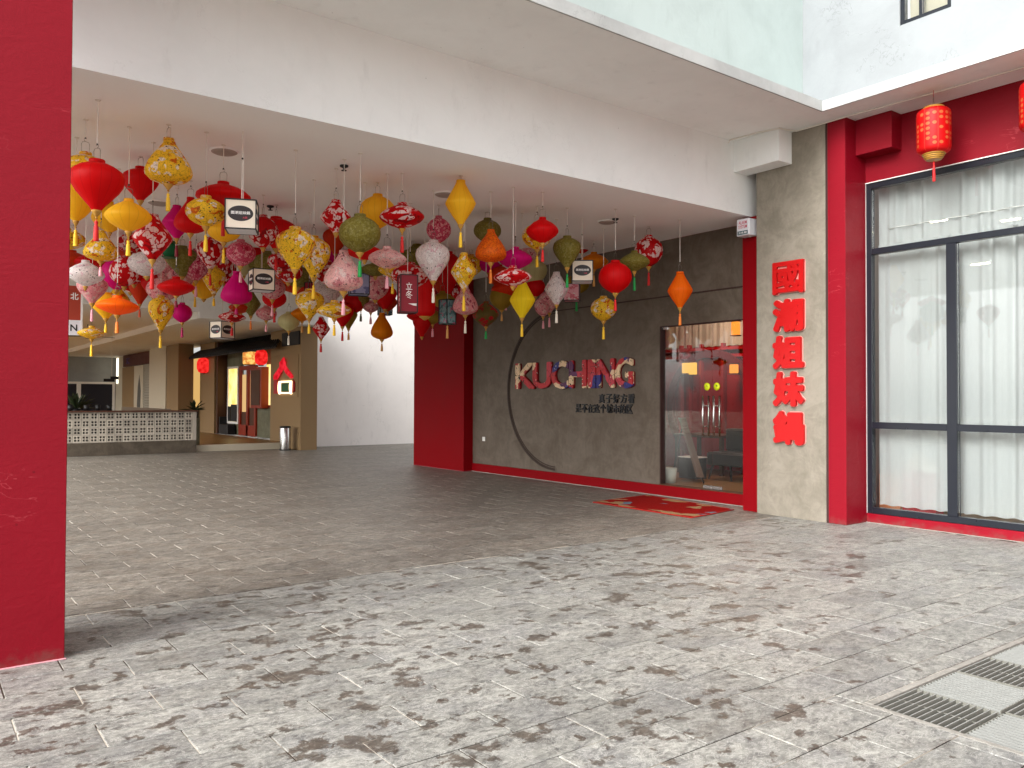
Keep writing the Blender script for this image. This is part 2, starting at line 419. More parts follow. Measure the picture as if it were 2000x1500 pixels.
FAB = {
 'red': fabric('red_silk', lin('e20008')), 'yellow': fabric('amber_silk', (1.0, 0.62, 0.025)),
 'lemon': fabric('lemon_silk', (1.0, 0.80, 0.02)), 'amber': fabric('dark_amber_silk', lin('e88c00')),
 'magenta': fabric('magenta_silk', lin('e00082')), 'olive': fabric('olive_silk', lin('8a7d32'), True, lin('a39a58'), lin('75692c'), None, 0.4, 4.0, 0.5),
 'olivegold': fabric('golden_olive_silk', lin('a98a2c')), 'orange': fabric('orange_silk', lin('ff7a0c')),
 'rust': fabric('rust_silk', lin('d83c0c')), 'orangered': fabric('orange_red_silk', lin('e83806')),
 'palegreen': fabric('pale_green_silk', lin('d6cf9a')),
 'orangetex': fabric('mottled_orange_silk', lin('f57a10'), True, lin('d85010'), lin('c05a10'), None, 0.38, 3.5, 0.42),
 'fred': fabric('red_flower_silk', lin('d4000c'), True, lin('fbe6e2'), lin('98000c'), None, 0.45, 0.85, 0.435),
 'fyellow': fabric('yellow_flower_silk', (1.0, 0.66, 0.035), True, lin('fbf2e6'), lin('dc6a0c'), lin('4a2a1c'), 0.42, 0.9, 0.53),
 'fpink': fabric('pink_flower_silk', lin('f0a2a6'), True, lin('f0d0c8'), lin('b0405a'), lin('8c3448'), 0.4, 1.3, 0.46, 0.03),
 'fpinkw': fabric('pale_pink_flower_silk', lin('f8c4c0'), True, lin('f5dcd6'), lin('d48a90'), lin('5a3a3a'), 0.42, 1.0, 0.5, 0.03),
 'fwhite': fabric('white_flower_silk', lin('f6ecea'), True, lin('fffaf8'), lin('ecc8d0'), lin('4d4a4c'), 0.42, 1.0, 0.5, 0.03),
 'pinkred': fabric('crimson_pink_flower_silk', lin('de5474'), True, lin('f8b8be'), lin('b81c40'), lin('8c1c34'), 0.34, 2.0, 0.45),
 'oliveflor': fabric('olive_red_silk', lin('6a5a26'), True, lin('b81820'), lin('a01822'), None, 0.3, 0.8, 0.46),
}
TAS = {k: paint(k+'_tassel', lin(v), 0.55, 0.15, 30, 0.3, 90) for k, v in dict(red='d01818', yellow='f5c62c', pink='f0a8b4', maroon='7c1428', magenta='b81060', rust='c04a20', orange='ec8230', olive='5c5a3a', tan='d09a54', white='f2ecdc', green='1f9a4a').items()}

# ------------------------------------------------------------------ ground: slate paving laid in half bond
PY0, PX0, PW, PL = 4.138, 0.42, 0.303, 0.598
def paving_material(joint):
    n = N('slate_joint' if joint else 'slate_paving'); p = n.pos()
    xyz = n.n('SeparateXYZ', Vector=p); x, y = xyz.outputs[0], xyz.outputs[1]
    row = n.math('FLOOR', n.math('DIVIDE', n.math('SUBTRACT', y, PY0), PW))
    par = n.math('ABSOLUTE', n.math('MODULO', row, 2.0))
    colm = n.math('FLOOR', n.math('DIVIDE', n.math('SUBTRACT', n.math('SUBTRACT', x, PX0), n.math('MULTIPLY', par, PL/2)), PL))
    cell = n.n('CombineXYZ', X=n.math('MULTIPLY', colm, 1.37), Y=n.math('MULTIPLY', row, 2.11), Z=0.5).outputs[0]
    wn_ = n.n('TexWhiteNoise', Vector=cell)
    off = n.vmul(wn_.outputs['Color'], (9.0, 9.0, 9.0))
    q = n.vadd(p, off)                                              # every tile has its own stone
    wet = n.step(n.math('ADD', y, n.math('MULTIPLY', n.noise(p, 0.9, 3.0), 0.25)), 6.42, 6.36)   # 1 where rain reaches
    g1 = n.noise(n.vmul(q, (1.0, 1.7, 1)), 9.0, 9.0, 0.72, 0.6)
    g2 = n.noise(q, 38.0, 6.0, 0.75, 0.4)
    t = n.math('ADD', n.math('MULTIPLY', g1, 0.6), n.math('MULTIPLY', g2, 0.4))
    dry = n.mix(n.step(t, 0.33, 0.68), lin('312c27'), lin('8f887d'))
    dry = n.mix(n.math('MULTIPLY', n.step(n.noise(q, 3.0, 3.0), 0.5, 0.7), 0.35), dry, lin('675a4c'))
    rain = n.mix(n.step(t, 0.32, 0.66), lin('484745'), lin('999890'))
    rain = n.mix(n.math('MULTIPLY', n.step(n.noise(p, 2.3, 4.0, 0.6), 0.46, 0.66), 0.40), rain, lin('6a6a6b'))
    base = n.mix(wet, dry, rain)
    vein = n.math('ABSOLUTE', n.math('SUBTRACT', n.noise(n.vmul(q, (1.2, 2.2, 1)), 7.0, 7.0, 0.75, 1.6), 0.5))
    base = n.mix(n.math('MULTIPLY', n.step(vein, 0.022, 0.004), n.math('ADD', 0.28, n.math('MULTIPLY', wet, 0.06))), base, lin('dcd9d2'))
    base = n.mix(n.math('MULTIPLY', n.step(g2, 0.60, 0.74), n.math('ADD', 0.22, n.math('MULTIPLY', wet, 0.32))), base, lin('c9c7c1'))
    base = n.mix(n.math('MULTIPLY', n.step(g2, 0.38, 0.28), 0.4), base, lin('4d4843'))
    tone = n.n('HueSaturation', Color=base, Value=n.math('ADD', 0.87, n.math('MULTIPLY', wn_.outputs['Value'], 0.26))).outputs[0]
    # dark damp patches where the pale bloom has worn off, gathered along joints and walking lines
    d = n.vadd(p, n.vmul(n.noise(p, 11.0, 5.0, 0.7, 0.0, True), (0.15, 0.17, 0)))
    s0 = n.noise(n.vmul(n.vadd(d, (3, 7, 0)), (0.8, 1.15, 1)), 1.9, 4.0, 0.6)
    s1 = n.noise(n.vmul(d, (0.85, 1.1, 1)), 3.9, 3.0, 0.55)
    s2 = n.noise(n.vmul(n.vadd(d, (11, 4, 0)), (0.9, 1.1, 1)), 8.5, 2.0, 0.5)
    fyj = n.math('ABSOLUTE', n.math('SUBTRACT', n.math('FRACT', n.math('DIVIDE', n.math('SUBTRACT', y, PY0), PW)), 0.5))
    nearj = n.math('MULTIPLY', n.step(fyj, 0.30, 0.5), 0.022)
    area = n.math('MULTIPLY', n.step(y, 1.5, 3.4), n.step(n.math('ADD', n.math('MULTIPLY', x, 0.55), n.math('MULTIPLY', y, -1.0)), 0.8, -1.2))
    big = n.noise(p, 0.7, 3.0, 0.6)
    bias = n.math('ADD', n.math('ADD', n.math('MULTIPLY', area, 0.055), nearj), n.math('MULTIPLY', n.math('SUBTRACT', big, 0.5), 0.26))
    m0 = n.math('MULTIPLY', n.step(n.math('ADD', s0, bias), 0.65, 0.72), 0.30)
    m1 = n.step(n.math('ADD', s1, bias), 0.655, 0.680); m2 = n.step(n.math('ADD', s2, bias), 0.676, 0.70)
    st = n.math('MAXIMUM', m0, n.math('MAXIMUM', m1, m2))
    st = n.math('MULTIPLY', st, n.math('ADD', 0.75, n.math('MULTIPLY', n.noise(p, 5.0, 3.0), 0.45)))
    st = n.math('MULTIPLY', st, n.math('ADD', n.math('MULTIPLY', wet, 0.65), 0.30))
    st = n.math('MULTIPLY', st, n.math('SUBTRACT', 1.0, n.math('MULTIPLY', n.step(g2, 0.54, 0.62), 0.6)))
    stc = n.mix(n.step(t, 0.35, 0.62), lin('332c26'), lin('564c42'))
    c = n.mix(n.math('MULTIPLY', st, n.math('ADD', 0.72, n.math('MULTIPLY', g1, 0.4)), 0.0, True), tone, stc)
    rg = n.math('SUBTRACT', n.math('ADD', 0.36, n.math('MULTIPLY', g2, 0.25)), n.math('MULTIPLY', st, 0.10))
    if joint:
        fy = n.math('FRACT', n.math('DIVIDE', n.math('SUBTRACT', y, PY0), PW))
        longj = n.math('MAXIMUM', n.step(fy, 0.03, 0.02), n.step(fy, 0.97, 0.98))
        k = n.noise(p, 1.7, 3.0, 0.6)
        c = n.mix(n.step(k, 0.47, 0.53), lin('c9c1b3'), lin('453930'))
        c = n.mix(longj, c, n.mix(n.step(n.noise(p, 2.6, 3.0), 0.42, 0.50), lin('8d8579'), lin('2a2520')))
        return n.done(n.bsdf(c, 0.85, 0.2))
    hh = n.math('ADD', n.math('MULTIPLY', g1, 1.0), n.math('MULTIPLY', g2, 0.45))
    return n.done(n.bsdf(c, rg, 0.42, n.bump(hh, 0.55, 0.008)))
m_pave, m_joint = paving_material(False), paving_material(True)

HX0, HX1, HY0, HY1 = 3.80, 5.76, 0.86, 2.175      # drain opening
b = MB()
zb = -0.0045
for (x0, x1, y0, y1) in ((-60, HX0, -60, 90), (HX1, 60, -60, 90), (HX0, HX1, HY1, 90), (HX0, HX1, -60, HY0)):
    b.add([(x0, y0, zb), (x1, y0, zb), (x1, y1, zb), (x0, y1, zb)], [(0, 1, 2, 3)])
pave = put('pavement', b.mesh('pavement'), m_joint)
tag(pave, kind='structure')
Rinv = cam.matrix_world.inverted()
def px(p):
    q = Rinv @ Vector(p); d = -q.z
    return (1000+1579.81*q.x/d, 750-1579.81*q.y/d, d) if d > 0.2 else (9e9, 9e9, -1)
def tile_mesh(w, h, name='paving_tile'):
    a, c, t, e = w/2, h/2, 0.0105, 0.003
    vs = [(-a+e, -c+e, 0), (a-e, -c+e, 0), (a-e, c-e, 0), (-a+e, c-e, 0), (-a, -c, -e), (a, -c, -e), (a, c, -e), (-a, c, -e),
          (-a, -c, -t), (a, -c, -t), (a, c, -t), (-a, c, -t)]
    fs = [(0, 1, 2, 3)] + [(4+i, 4+(i+1) % 4, (i+1) % 4, i) for i in range(4)] + [(8+i, 8+(i+1) % 4, 4+(i+1) % 4, 4+i) for i in range(4)]
    return vs, fs
cand = []
J = 0.008
for r in range(-16, 66):
    y0 = PY0 + r*PW
    ya = y0 + (0.016 if r == 7 else 0.0)
    for cidx in range(-14, 28):
        x0 = PX0 + (r % 2)*PL/2 + cidx*PL
        rect = [(x0, x0+PL, ya, y0+PW)]
        if x0 < HX1 and x0+PL > HX0 and y0 < HY1 and y0+PW > HY0:
            rect = []
            if y0+PW > HY1+0.03: rect.append((max(x0, HX0) if x0 < HX0 else x0, x0+PL, HY1, y0+PW))
            if x0 < HX0-0.03: rect.append((x0, HX0, y0, y0+PW))
            if x0+PL > HX1+0.03: rect.append((HX1, x0+PL, y0, y0+PW))
        for (a, c, d, e) in rect:
            if a > 9.36 or (e > 15.9 and a > 9.36): 
                if not (d > 15.9): continue
            cand.append((a, c, d, e))
vis, rest = [], []
for q in cand:
    cx, cyy = (q[0]+q[1])/2, (q[2]+q[3])/2
    u, v, d = px((cx, cyy, 0))
    if d > 0 and -60 < u < 2060 and v < 1560 and not (u < 128 and cyy > 5.3): vis.append((math.hypot(cx, cyy), q))
    else: rest.append(q)
vis.sort(key=lambda t: t[0])
rest += [q for _, q in vis[300:]]
TM = {}
for _, q in vis[:300]:
    w, h = round(q[1]-q[0]-J+.0015, 3), round(q[3]-q[2]-J, 3)
    if (w, h) not in TM:
        vs, fs = tile_mesh(w, h); me = bpy.data.meshes.new('paving_tile'); me.from_pydata(vs, [], fs); me.update(); TM[(w, h)] = me
    o = put('paving_tile', TM[(w, h)], m_pave, pave, ((q[0]+q[1])/2, (q[2]+q[3])/2, R_.uniform(-0.0008, 0.0008)),
            (R_.uniform(-0.002, 0.002), R_.uniform(-0.0015, 0.0015), R_.uniform(-0.002, 0.002)))
b = MB()
for q in rest:
    vs, fs = tile_mesh(q[1]-q[0]-J, q[3]-q[2]-J); z = R_.uniform(-0.0008, 0.0008)
    b.add([(x+(q[0]+q[1])/2, y+(q[2]+q[3])/2, zz+z) for x, y, zz in vs], fs)
tag(put('paving_field', b.mesh('paving_field'), m_pave, pave), kind='stuff')

# drain pit and its galvanised grates
b = MB(); b.box(HX0+0.001, HX1-0.001, HY0+0.001, HY1-0.001, -0.62, -0.55)
b.box(HX0-0.06, HX0, HY0, HY1, -0.55, -0.012); b.box(HX1, HX1+0.06, HY0, HY1, -0.55, -0.012)
b.box(HX0-0.06, HX1+0.06, HY1, HY1+0.06, -0.55, -0.012); b.box(HX0-0.06, HX1+0.06, HY0-0.06, HY0, -0.55, -0.012)
pit = b.build('drain_pit', m_pit); tag(pit, kind='structure')
b = MB()
for (x0, x1, y0, y1) in ((HX0, HX0+0.035, HY0, HY1), (HX1-0.035, HX1, HY0, HY1), (HX0+0.035, HX1-0.035, HY1-0.035, HY1), (HX0+0.035, HX1-0.035, HY0, HY0+0.035)):
    b.box(x0, x1, y0, y1, -0.05, -0.001, 0.003)
b.build('drain_kerb', m_kerb, pit)
gl = {(0, 0): 'drain grate with open bars at the corner nearest the left edge of the drain',
      (1, 0): 'drain grate of closely seen bars between the two open grates of the back row',
      (2, 0): 'open barred drain grate at the far back of the drain by the right edge',
      (3, 0): 'drain grate at the right end of the back row of the drain',
      (0, 1): 'nearest left drain grate whose bars point at the shop window',
      (1, 1): 'front row drain grate right of the nearest left one',
      (2, 1): 'third drain grate from the left in the front row', (3, 1): 'last drain grate on the right of the front row'}
bx = {}
for i in range(4):
    for j in range(3):
        x0, y1 = 3.838+i*0.428, 2.137-j*0.418
        alongx = (i+j) % 2 == 0
        lab = gl.get((i, j), ['leftmost', 'second', 'third', 'rightmost'][i] + ' grate in the drain row closest to the camera')
        g = thing('drain_grate', lab, 'drain grate', (x0, y1-0.41, -0.04), 0, 'galvanised drain grates')
        if 'f' not in bx:
            f = MB(); L_ = 0.40
            f.box(0, L_, 0, 0.005, -0.02, 0.036); f.box(0, L_, L_-0.005, L_, -0.02, 0.036)
            f.tube([(0.0, 0.2, 0.026), (L_, 0.2, 0.026)], 0.003, 5)
            bx['f'] = f.local('grate_frame')
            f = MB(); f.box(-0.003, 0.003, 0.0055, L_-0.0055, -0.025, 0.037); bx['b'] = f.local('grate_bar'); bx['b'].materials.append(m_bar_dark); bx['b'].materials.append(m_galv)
            for pl in bx['b'].polygons: pl.material_index = 1 if pl.normal.z > .9 else 0  # paler top faces: light on the bar tops painted in
        rz = math.pi/2 if alongx else 0.0
        sh = (0.40, 0, 0) if alongx else (0, 0, 0)
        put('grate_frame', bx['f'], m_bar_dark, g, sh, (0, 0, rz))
        for k in range(13):
            t = 0.006 + k*0.0323
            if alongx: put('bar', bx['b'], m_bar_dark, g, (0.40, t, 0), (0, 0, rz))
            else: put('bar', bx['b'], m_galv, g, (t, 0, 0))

# ------------------------------------------------------------------ building over the passage
ceil = MB().box(-0.295, 9.398, 6.752, 21.5, 3.96, 4.2).build('ceiling', m_ceiling); tag(ceil, kind='structure')
bld = thing('building', 'white rendered upper storeys with overhanging slab above the courtyard corner', 'building', (9.41, 6.17, 3.96))
MB().box(-0.3, 9.392, 6.75, 6.95, 3.9605, 4.95).build('beam', m_white_beam, bld)
b = MB(); b.box(-0.3, 9.6, 5.41, 6.9, 4.905, 5.015); b.box(8.63, 9.6, -6.0, 5.408, 4.905, 5.015)
b.box(9.6, 14.0, -6.0, 15.9, 4.905, 5.1)
b.build('soffit_slab', m_soffit, bld)
b = MB(); b.box(-0.3, 8.608, 5.388, 5.4095, 4.90, 5.02); b.box(8.6085, 8.6295, -6.0, 5.4095, 4.90, 5.02)
b.box(-0.3, 8.6285, 5.41, 6.2, 5.0155, 5.02); b.box(8.63, 9.43, -6.0, 6.2, 5.0155, 5.02)
b.build('fascia', m_fascia, bld)
MB().box(-0.3, 9.409, 6.17, 6.4, 5.021, 10.5).build('wall', m_green_white, bld)
b = MB(); wy0, wy1, wz0, wz1 = 4.28, 4.87, 5.95, 7.3
b.box(9.41, 9.6, -6.0, wy0, 5.021, 10.5); b.box(9.41, 9.6, wy1, 6.4, 5.021, 10.5)
b.box(9.411, 9.6, wy0, wy1, 5.021, wz0); b.box(9.411, 9.6, wy0, wy1, wz1, 10.5)
b.build('wall', m_white_ext, bld)
f = MB()
f.box(9.43, 9.5, wy0+0.002, wy0+0.05, wz0+0.05, wz1-0.05); f.box(9.43, 9.5, wy1-0.05, wy1-0.002, wz0+0.05, wz1-0.05)
f.box(9.425, 9.5, wy0+0.002, wy1-0.002, wz0+0.002, wz0+0.05); f.box(9.43, 9.5, wy0+0.002, wy1-0.002, wz1-0.05, wz1-0.002)
f.box(9.435, 9.49, 4.62, 4.655, wz0+0.05, wz1-0.05)
win = f.build('window', m_frame, bld)
MB().box(9.46, 9.466, wy0+0.05, 4.62, wz0+0.05, wz1-0.05).build('pane', m_glass, win)
MB().box(9.46, 9.466, 4.655, wy1-0.05, wz0+0.05, wz1-0.05).build('pane', m_glass, win)
MB().box(9.56, 9.58, wy0+0.05, wy1-0.05, wz0, wz1).build('blind', m_greywall, win)
b = MB(); b.box(8.72, 8.998, 6.06, 6.752, 4.495, 4.904, 0.004); b.build('bracket', m_white_beam, bld)

pil = thing('pillar', 'crimson painted square pillar filling the left edge of the view', 'pillar', (0.25, 5.6, 0))
MB().box(-0.297, 0.753, 5.262, 5.95, 0.0, 10.4, 0.004).build('shaft', m_red, pil)
b = MB(); b.box(-0.303, 0.757, 5.257, 5.258, 0, 0.004); 
MB().box(-0.31, 0.760, 5.254, 5.262, 0.0005, 0.006).build('paint_edge', paint('pink_paint_edge', lin('e8a8b0'), 0.6, 0.1), pil)

# grey pillar, red pilaster and the box beam beside it
gp = thing('grey_pillar', 'grey cement pillar carrying the vertical row of red characters', 'pillar', (9.2, 6.1, 0))
MB().box(9.0, 9.5, 5.60, 6.60, 0.0, 4.903, 0.003).build('shaft', m_cement_pillar, gp)
MB().box(9.012, 9.5, 5.568, 5.599, 0.0, 4.903).build('edge_strip', m_groove, gp)
rp = thing('red_pilaster', 'glossy red pilaster between the grey pillar and the curtained window', 'pillar', (9.2, 5.45, 0))
MB().box(9.0, 9.5, 5.335, 5.567, 0.0, 4.9035, 0.004).build('shaft', m_red, rp)
MB().box(9.228, 9.46, 4.88, 5.333, 4.47, 4.9035, 0.004).build('beam_end', m_red, rp)
b = MB(); b.box(9.08, 9.398, 6.602, 6.885, 0.0, 3.957, 0.003)
tag(b.build('red_jamb', m_red_dark), 'narrow deep red jamb between the glass door and grey pillar', 'pillar')
c = thing('red_column', 'dark red square column at the far end of the lettered wall', 'column', (9.3, 14.9, 0))
MB().box(9.172, 9.55, 13.86, 15.89, 0.0, 3.958, 0.004).build('shaft', m_red_dark, c)
MB().box(9.165, 9.6, 13.853, 15.897, 0.0005, 0.006).build('paint_edge', paint('pink_paint_edge', lin('a06068'), 0.6, 0.1), c)

# lettered wall with the glass door
kw = thing('restaurant_wall', 'brown cement wall with half circle groove and red skirting', 'wall', (9.45, 10.4, 0))
b = MB(); b.box(9.40, 9.52, 8.69, 13.858, 0.17, 3.958); b.box(9.401, 9.52, 6.60, 8.69, 2.632, 3.958); b.box(9.402, 9.52, 6.605, 6.89, 0.17, 2.63)
b.build('panel', m_cement_wall, kw)
MB().box(9.378, 9.52, 6.886, 13.857, 0.0, 0.168, 0.003).build('skirting', m_red_dark, kw)
MB().box(9.370, 9.379, 6.886, 13.857, 0.0005, 0.012).build('grout_line', m_kerb, kw)
m_arc = paint('brown_moulding', lin('33241d'), 0.6, 0.1)
a = MB(); cyc, czc, rr = 11.2, 1.655, 1.425
ring = []
NS = 48
for k in range(NS+1):
    t = -math.pi/2 + math.pi*k/NS
    ring.append((math.cos(t), math.sin(t)))
def band(mb, r0, r1, x0, x1):
    vs = []
    for (cx, sx) in ring:
        for r in (r0, r1):
            for x in (x0, x1): vs.append((x, cyc+cx*r, czc+sx*r))
    fs = []
    for k in range(NS):
        i, j = k*4, k*4+4
        fs += [(i, j, j+2, i+2), (i+1, i+3, j+3, j+1), (i, i+1, j+1, j), (i+2, j+2, j+3, i+3)]
    mb.add(vs, fs)
band(a, rr-0.012, rr+0.030, 9.385, 9.402); a.build('half_circle_moulding', m_arc, kw)
a = MB(); band(a, rr-0.046, rr-0.028, 9.391, 9.402); a.build('inner_moulding', m_arc, kw)
MB().box(9.392, 9.402, 6.89, 11.2, czc+rr-0.006, czc+rr+0.014).build('groove', m_groove, kw)
MB().box(9.388, 9.399, 13.41, 13.50, 0.635, 0.722, 0.003).build('socket', m_trim, kw)
tag(kw.children[-1], 'white wall socket low beside the dark red column')
# glass leaves
dl = ['glass door leaf on the left with a pair of steel pull bars', 'glass door leaf on the right beside the deep red jamb']
for i, (y0, y1, hy, sy, front) in enumerate(((7.703, 8.68, 7.825, 7.795, 1), (6.90, 7.697, 7.625, 7.617, 0))):
    d = thing('glass_door', dl[i], 'door', (9.45, (y0+y1)/2, 0.17), 0, 'glass doors of the restaurant')
    MB().box(9.444, 9.456, y0, y1, 0.195, 2.615).build('pane', m_door_glass, d)
    hb = MB()
    for x in (9.385, 9.515):
        hb.tube([(x, hy, 0.95), (x, hy, 1.55)], 0.0155, 12)
    for z in (1.10, 1.40): hb.tube([(9.385, hy, z), (9.515, hy, z)], 0.008, 8)
    hb.build('pull_bar', m_steel, d)
    st = put('sticker', MB().lathe([(0.0005, 0), (0.056, 0), (0.056, 0.0012), (0.0005, 0.0012)], 28).local('sticker'), m_yellow_sticker, d, Vector((9.4435, sy, 1.684))-wloc(d), FX)
    put('print', glyph('\u63a8' if i else '\u62c9', 0.035, 0.035, 0.0004, 0.01), m_sticker_ink, st, (0, 0.008, 0.0016))
    WL[st.name] = Vector((9.4435, sy, 1.684))
    MB().box(9.436, 9.464, min(abs(y0), y0)+ (0.0 if i else 0.0), y0+0.16 if not i else y0+0.1, 0.185, 0.235, 0.003).build('patch_fitting', m_steel, d)
    MB().box(9.436, 9.464, (y1-0.17) if i else y1-0.12, y1-0.002, 2.575 if not i else 0.185, 2.62 if not i else 0.235, 0.003).build('patch_fitting', m_steel, d)
MB().box(9.38, 9.53, 6.886, 8.689, 0.1685, 0.182).build('threshold', m_brown_dark, kw)
b = MB(); b.box(9.403, 9.518, 8.672, 8.689, 0.183, 2.63); b.box(9.403, 9.518, 6.89, 8.67, 2.617, 2.631); b.build('door_frame', m_groove, kw)

# big curtained window
cw = thing('shop_window', 'tall dark framed window with white curtains behind its glass', 'window', (9.5, 4.0, 0.1))
Y0w, Y1w, Z0w, Z1w = 1.2, 5.333, 0.112, 4.16
def bar(y0, y1, z0, z1, x0=9.47, x1=9.56, name='frame_bar'): return MB().box(x0, x1, y0, y1, z0, z1, 0.003).build(name, m_frame, cw)
bar(5.275, Y1w, Z0w, Z1w); bar(Y0w, 5.274, Z1w-0.068, Z1w); bar(Y0w, 5.274, Z0w, Z0w+0.075)
bar(Y0w, 5.274, 3.28, 3.352, 9.472, 9.558)
ms = [4.33, 3.29, 2.25]
for m in ms: bar(m-0.055, m+0.055, Z0w+0.076, 3.279, 9.471, 9.559)
ys = [5.275]+ms+[Y0w]
for k in range(4):
    a0 = ys[k+1]+(0.056 if k < 3 else 0.0); a1 = ys[k]-(0.056 if k else 0.0)
    bar(a0, a1, 1.148, 1.226, 9.473, 9.557)
    for (z0, z1) in ((0.188, 1.147), (1.227, 3.279)):
        MB().box(9.51, 9.518, a0, a1, z0, z1).build('pane', m_glass, cw)
MB().box(9.51, 9.518, Y0w, 5.274, 3.353, 4.091).build('pane', m_glass, cw)
b = MB(); b.box(9.452, 9.469, Y0w, 5.334, 4.1605, 4.171); b.box(9.452, 9.469, 5.3335, 5.3345, Z0w, 4.16); b.build('sealant_edge', m_trim, cw)
sw = thing('red_shop_wall', 'crimson wall above and below the curtained window', 'wall', (9.5, 3.5, 0))
MB().box(9.455, 9.6, -6.0, 5.334, 4.172, 4.9034).build('upper_panel', m_red, sw)
MB().box(9.445, 9.6, -6.0, 5.334, 0.0, 0.110, 0.004).build('plinth', m_red, sw)
MB().box(9.436, 9.446, -6.0, 5.334, 0.0005, 0.008).build('grout_line', m_kerb, sw)
MB().box(9.457, 9.6, -6.0, 1.199, 0.111, 4.171).build('side_panel', m_red, sw)

# curtains: gathered sheers with real folds
def curtain_mat():
    n = N('white_sheer_curtain'); p = n.pos()
    f = n.noise(n.vmul(p, (40, 40, 3)), 4.0, 2.0)
    c = n.mix(f, lin('ced2d2'), lin('dcdfdf'))
    d = n.n('BsdfDiffuse', Color=c).outputs[0]; t = n.n('BsdfTranslucent', Color=c).outputs[0]
    tr = n.n('BsdfTransparent').outputs[0]
    x = n.n('MixShader', Fac=0.25, i1=d, i2=t).outputs[0]
    y = n.n('MixShader', Fac=0.20, i1=x, i2=tr).outputs[0]
    return n.done(y)
m_curtain = curtain_mat()
def curtain(name, label, y0, y1, z0, z1, x, amp, pitch, seed, spread=1.0, slant=0.0, mat=None, cat='curtain', grp='white curtains in the window'):
    r = random.Random(seed); ny, nz = max(8, int((y1-y0)/0.014)), 14
    ph = [r.uniform(0, 6.28) for _ in range(5)]; vs = []; fs = []
    for k in range(nz+1):
        t = k/nz; z = z0+(z1-z0)*t
        for i in range(ny+1):
            s = i/ny; y = y0+(y1-y0)*s
            yy = y + slant*(1-t)*(s-0.5)
            w = y/pitch*6.283
            a = amp*(0.55+0.45*t)*(0.75+0.6*math.sin(y*3.7+ph[2])*math.sin(y*1.9+ph[4]))
            dx = a*(math.sin(w+ph[0]+0.8*math.sin(w*0.31+ph[1])) + 0.45*math.sin(w*1.83+ph[2]+t*0.8) + 0.25*math.sin(w*0.47+ph[3]))
            dx += amp*0.3*(1-t)*math.sin(w*0.6+ph[4]+2*t)
            vs.append((x+dx, yy, z + (0.006*math.sin(w+ph[0]) if k == 0 else 0)))
    for k in range(nz):
        for i in range(ny):
            q = k*(ny+1)+i; fs.append((q, q+1, q+ny+2, q+ny+1))
    b = MB(); b.add(vs, fs, True)
    o = put(name, b.mesh(name, (x, (y0+y1)/2, z0)), mat or m_curtain, None, (x, (y0+y1)/2, z0))
    return tag(o, label, cat, grp)
curtain('curtain', 'short white valance curtain across the top light of the window', 1.2, 5.30, 3.42, 4.35, 9.72, 0.030, 0.20, 3)
curtain('curtain', 'white curtain hanging behind the left pane beside the red pilaster', 4.30, 5.30, 0.20, 3.42, 9.70, 0.030, 0.19, 5, 1, 0.0)
curtain('curtain', 'white curtain hanging behind the pane right of the first mullion', 3.28, 4.32, 0.20, 3.44, 9.72, 0.030, 0.21, 8, 1, -0.02)
curtain('curtain', 'white curtain behind the pane outside the right edge', 1.2, 3.26, 0.20, 3.44, 9.77, 0.034, 0.2, 9)
b = MB()
for y in [1.3+0.31*i for i in range(13)]: b.tube([(9.70, y-0.16, 3.61), (9.683, y, 3.618), (9.70, y+0.16, 3.61)], 0.006, 5)
tag(b.build('curtain_tape', m_trim), 'thin white tape line running across the upper curtain', 'curtain tape')

# rooms behind the two fronts
def room(x1, y0, y1, z0, z1, wall, floor):
    b = MB()
    b.box(x1, x1+0.1, y0, y1, z0, z1); b.box(9.53, x1, y0-0.1, y0, z0, z1); b.box(9.53, x1, y1, y1+0.1, z0, z1); b.box(9.53, x1, y0, y1, z1, z1+0.1)
    o = b.build('room_wall', wall); tag(o, kind='structure')
    o = MB().box(9.53, x1, y0, y1, z0-0.1, z0).build('room_floor', floor); tag(o, kind='structure')
room(13.2, -6.0, 5.45, 0.12, 4.75, paint('room_paint', lin('8f8c88'), 0.8, 0.04), m_wood_floor)
room(13.0, 5.75, 15.4, 0.165, 3.9, m_lacquer, m_wood_floor)
for (x, y, z, l) in ((10.3, 4.85, 3.74, 'upper left'), (10.35, 4.05, 3.62, 'middle'), (10.5, 4.45, 3.17, 'lower left'), (10.5, 3.65, 3.12, 'lower right')):
    t = thing('downlight', l+' lit ceiling strip seen glowing through the curtains', 'lamp', (x, y, z), 0, 'lit strips behind the curtains')
    MB().box(x-0.02, x+0.02, y-0.10, y+0.10, z-0.012, z).build('diffuser', m_room_lamp, t)
    MB().box(x-0.03, x+0.03, y-0.11, y+0.11, z+0.001, z+0.03).build('housing', m_trim, t)
t = thing('gift_box', 'peach and red gift boxes on the floor behind the left curtain', 'box', (9.95, 4.75, 0.12))
MB().box(9.9, 10.1, 4.72, 5.12, 0.12, 0.62).build('box', paint('red_card', lin('c0202c'), 0.5, 0.1), t)
MB().box(9.9, 10.1, 5.15, 5.42, 0.12, 0.56).build('box', paint('peach_card', lin('f0a070'), 0.5, 0.1), t)
MB().prism([(4.72, 0.621), (5.12, 0.621), (4.97, 0.85)], 9.9, 10.1, 'X').build('lid', m_offwhite, t)

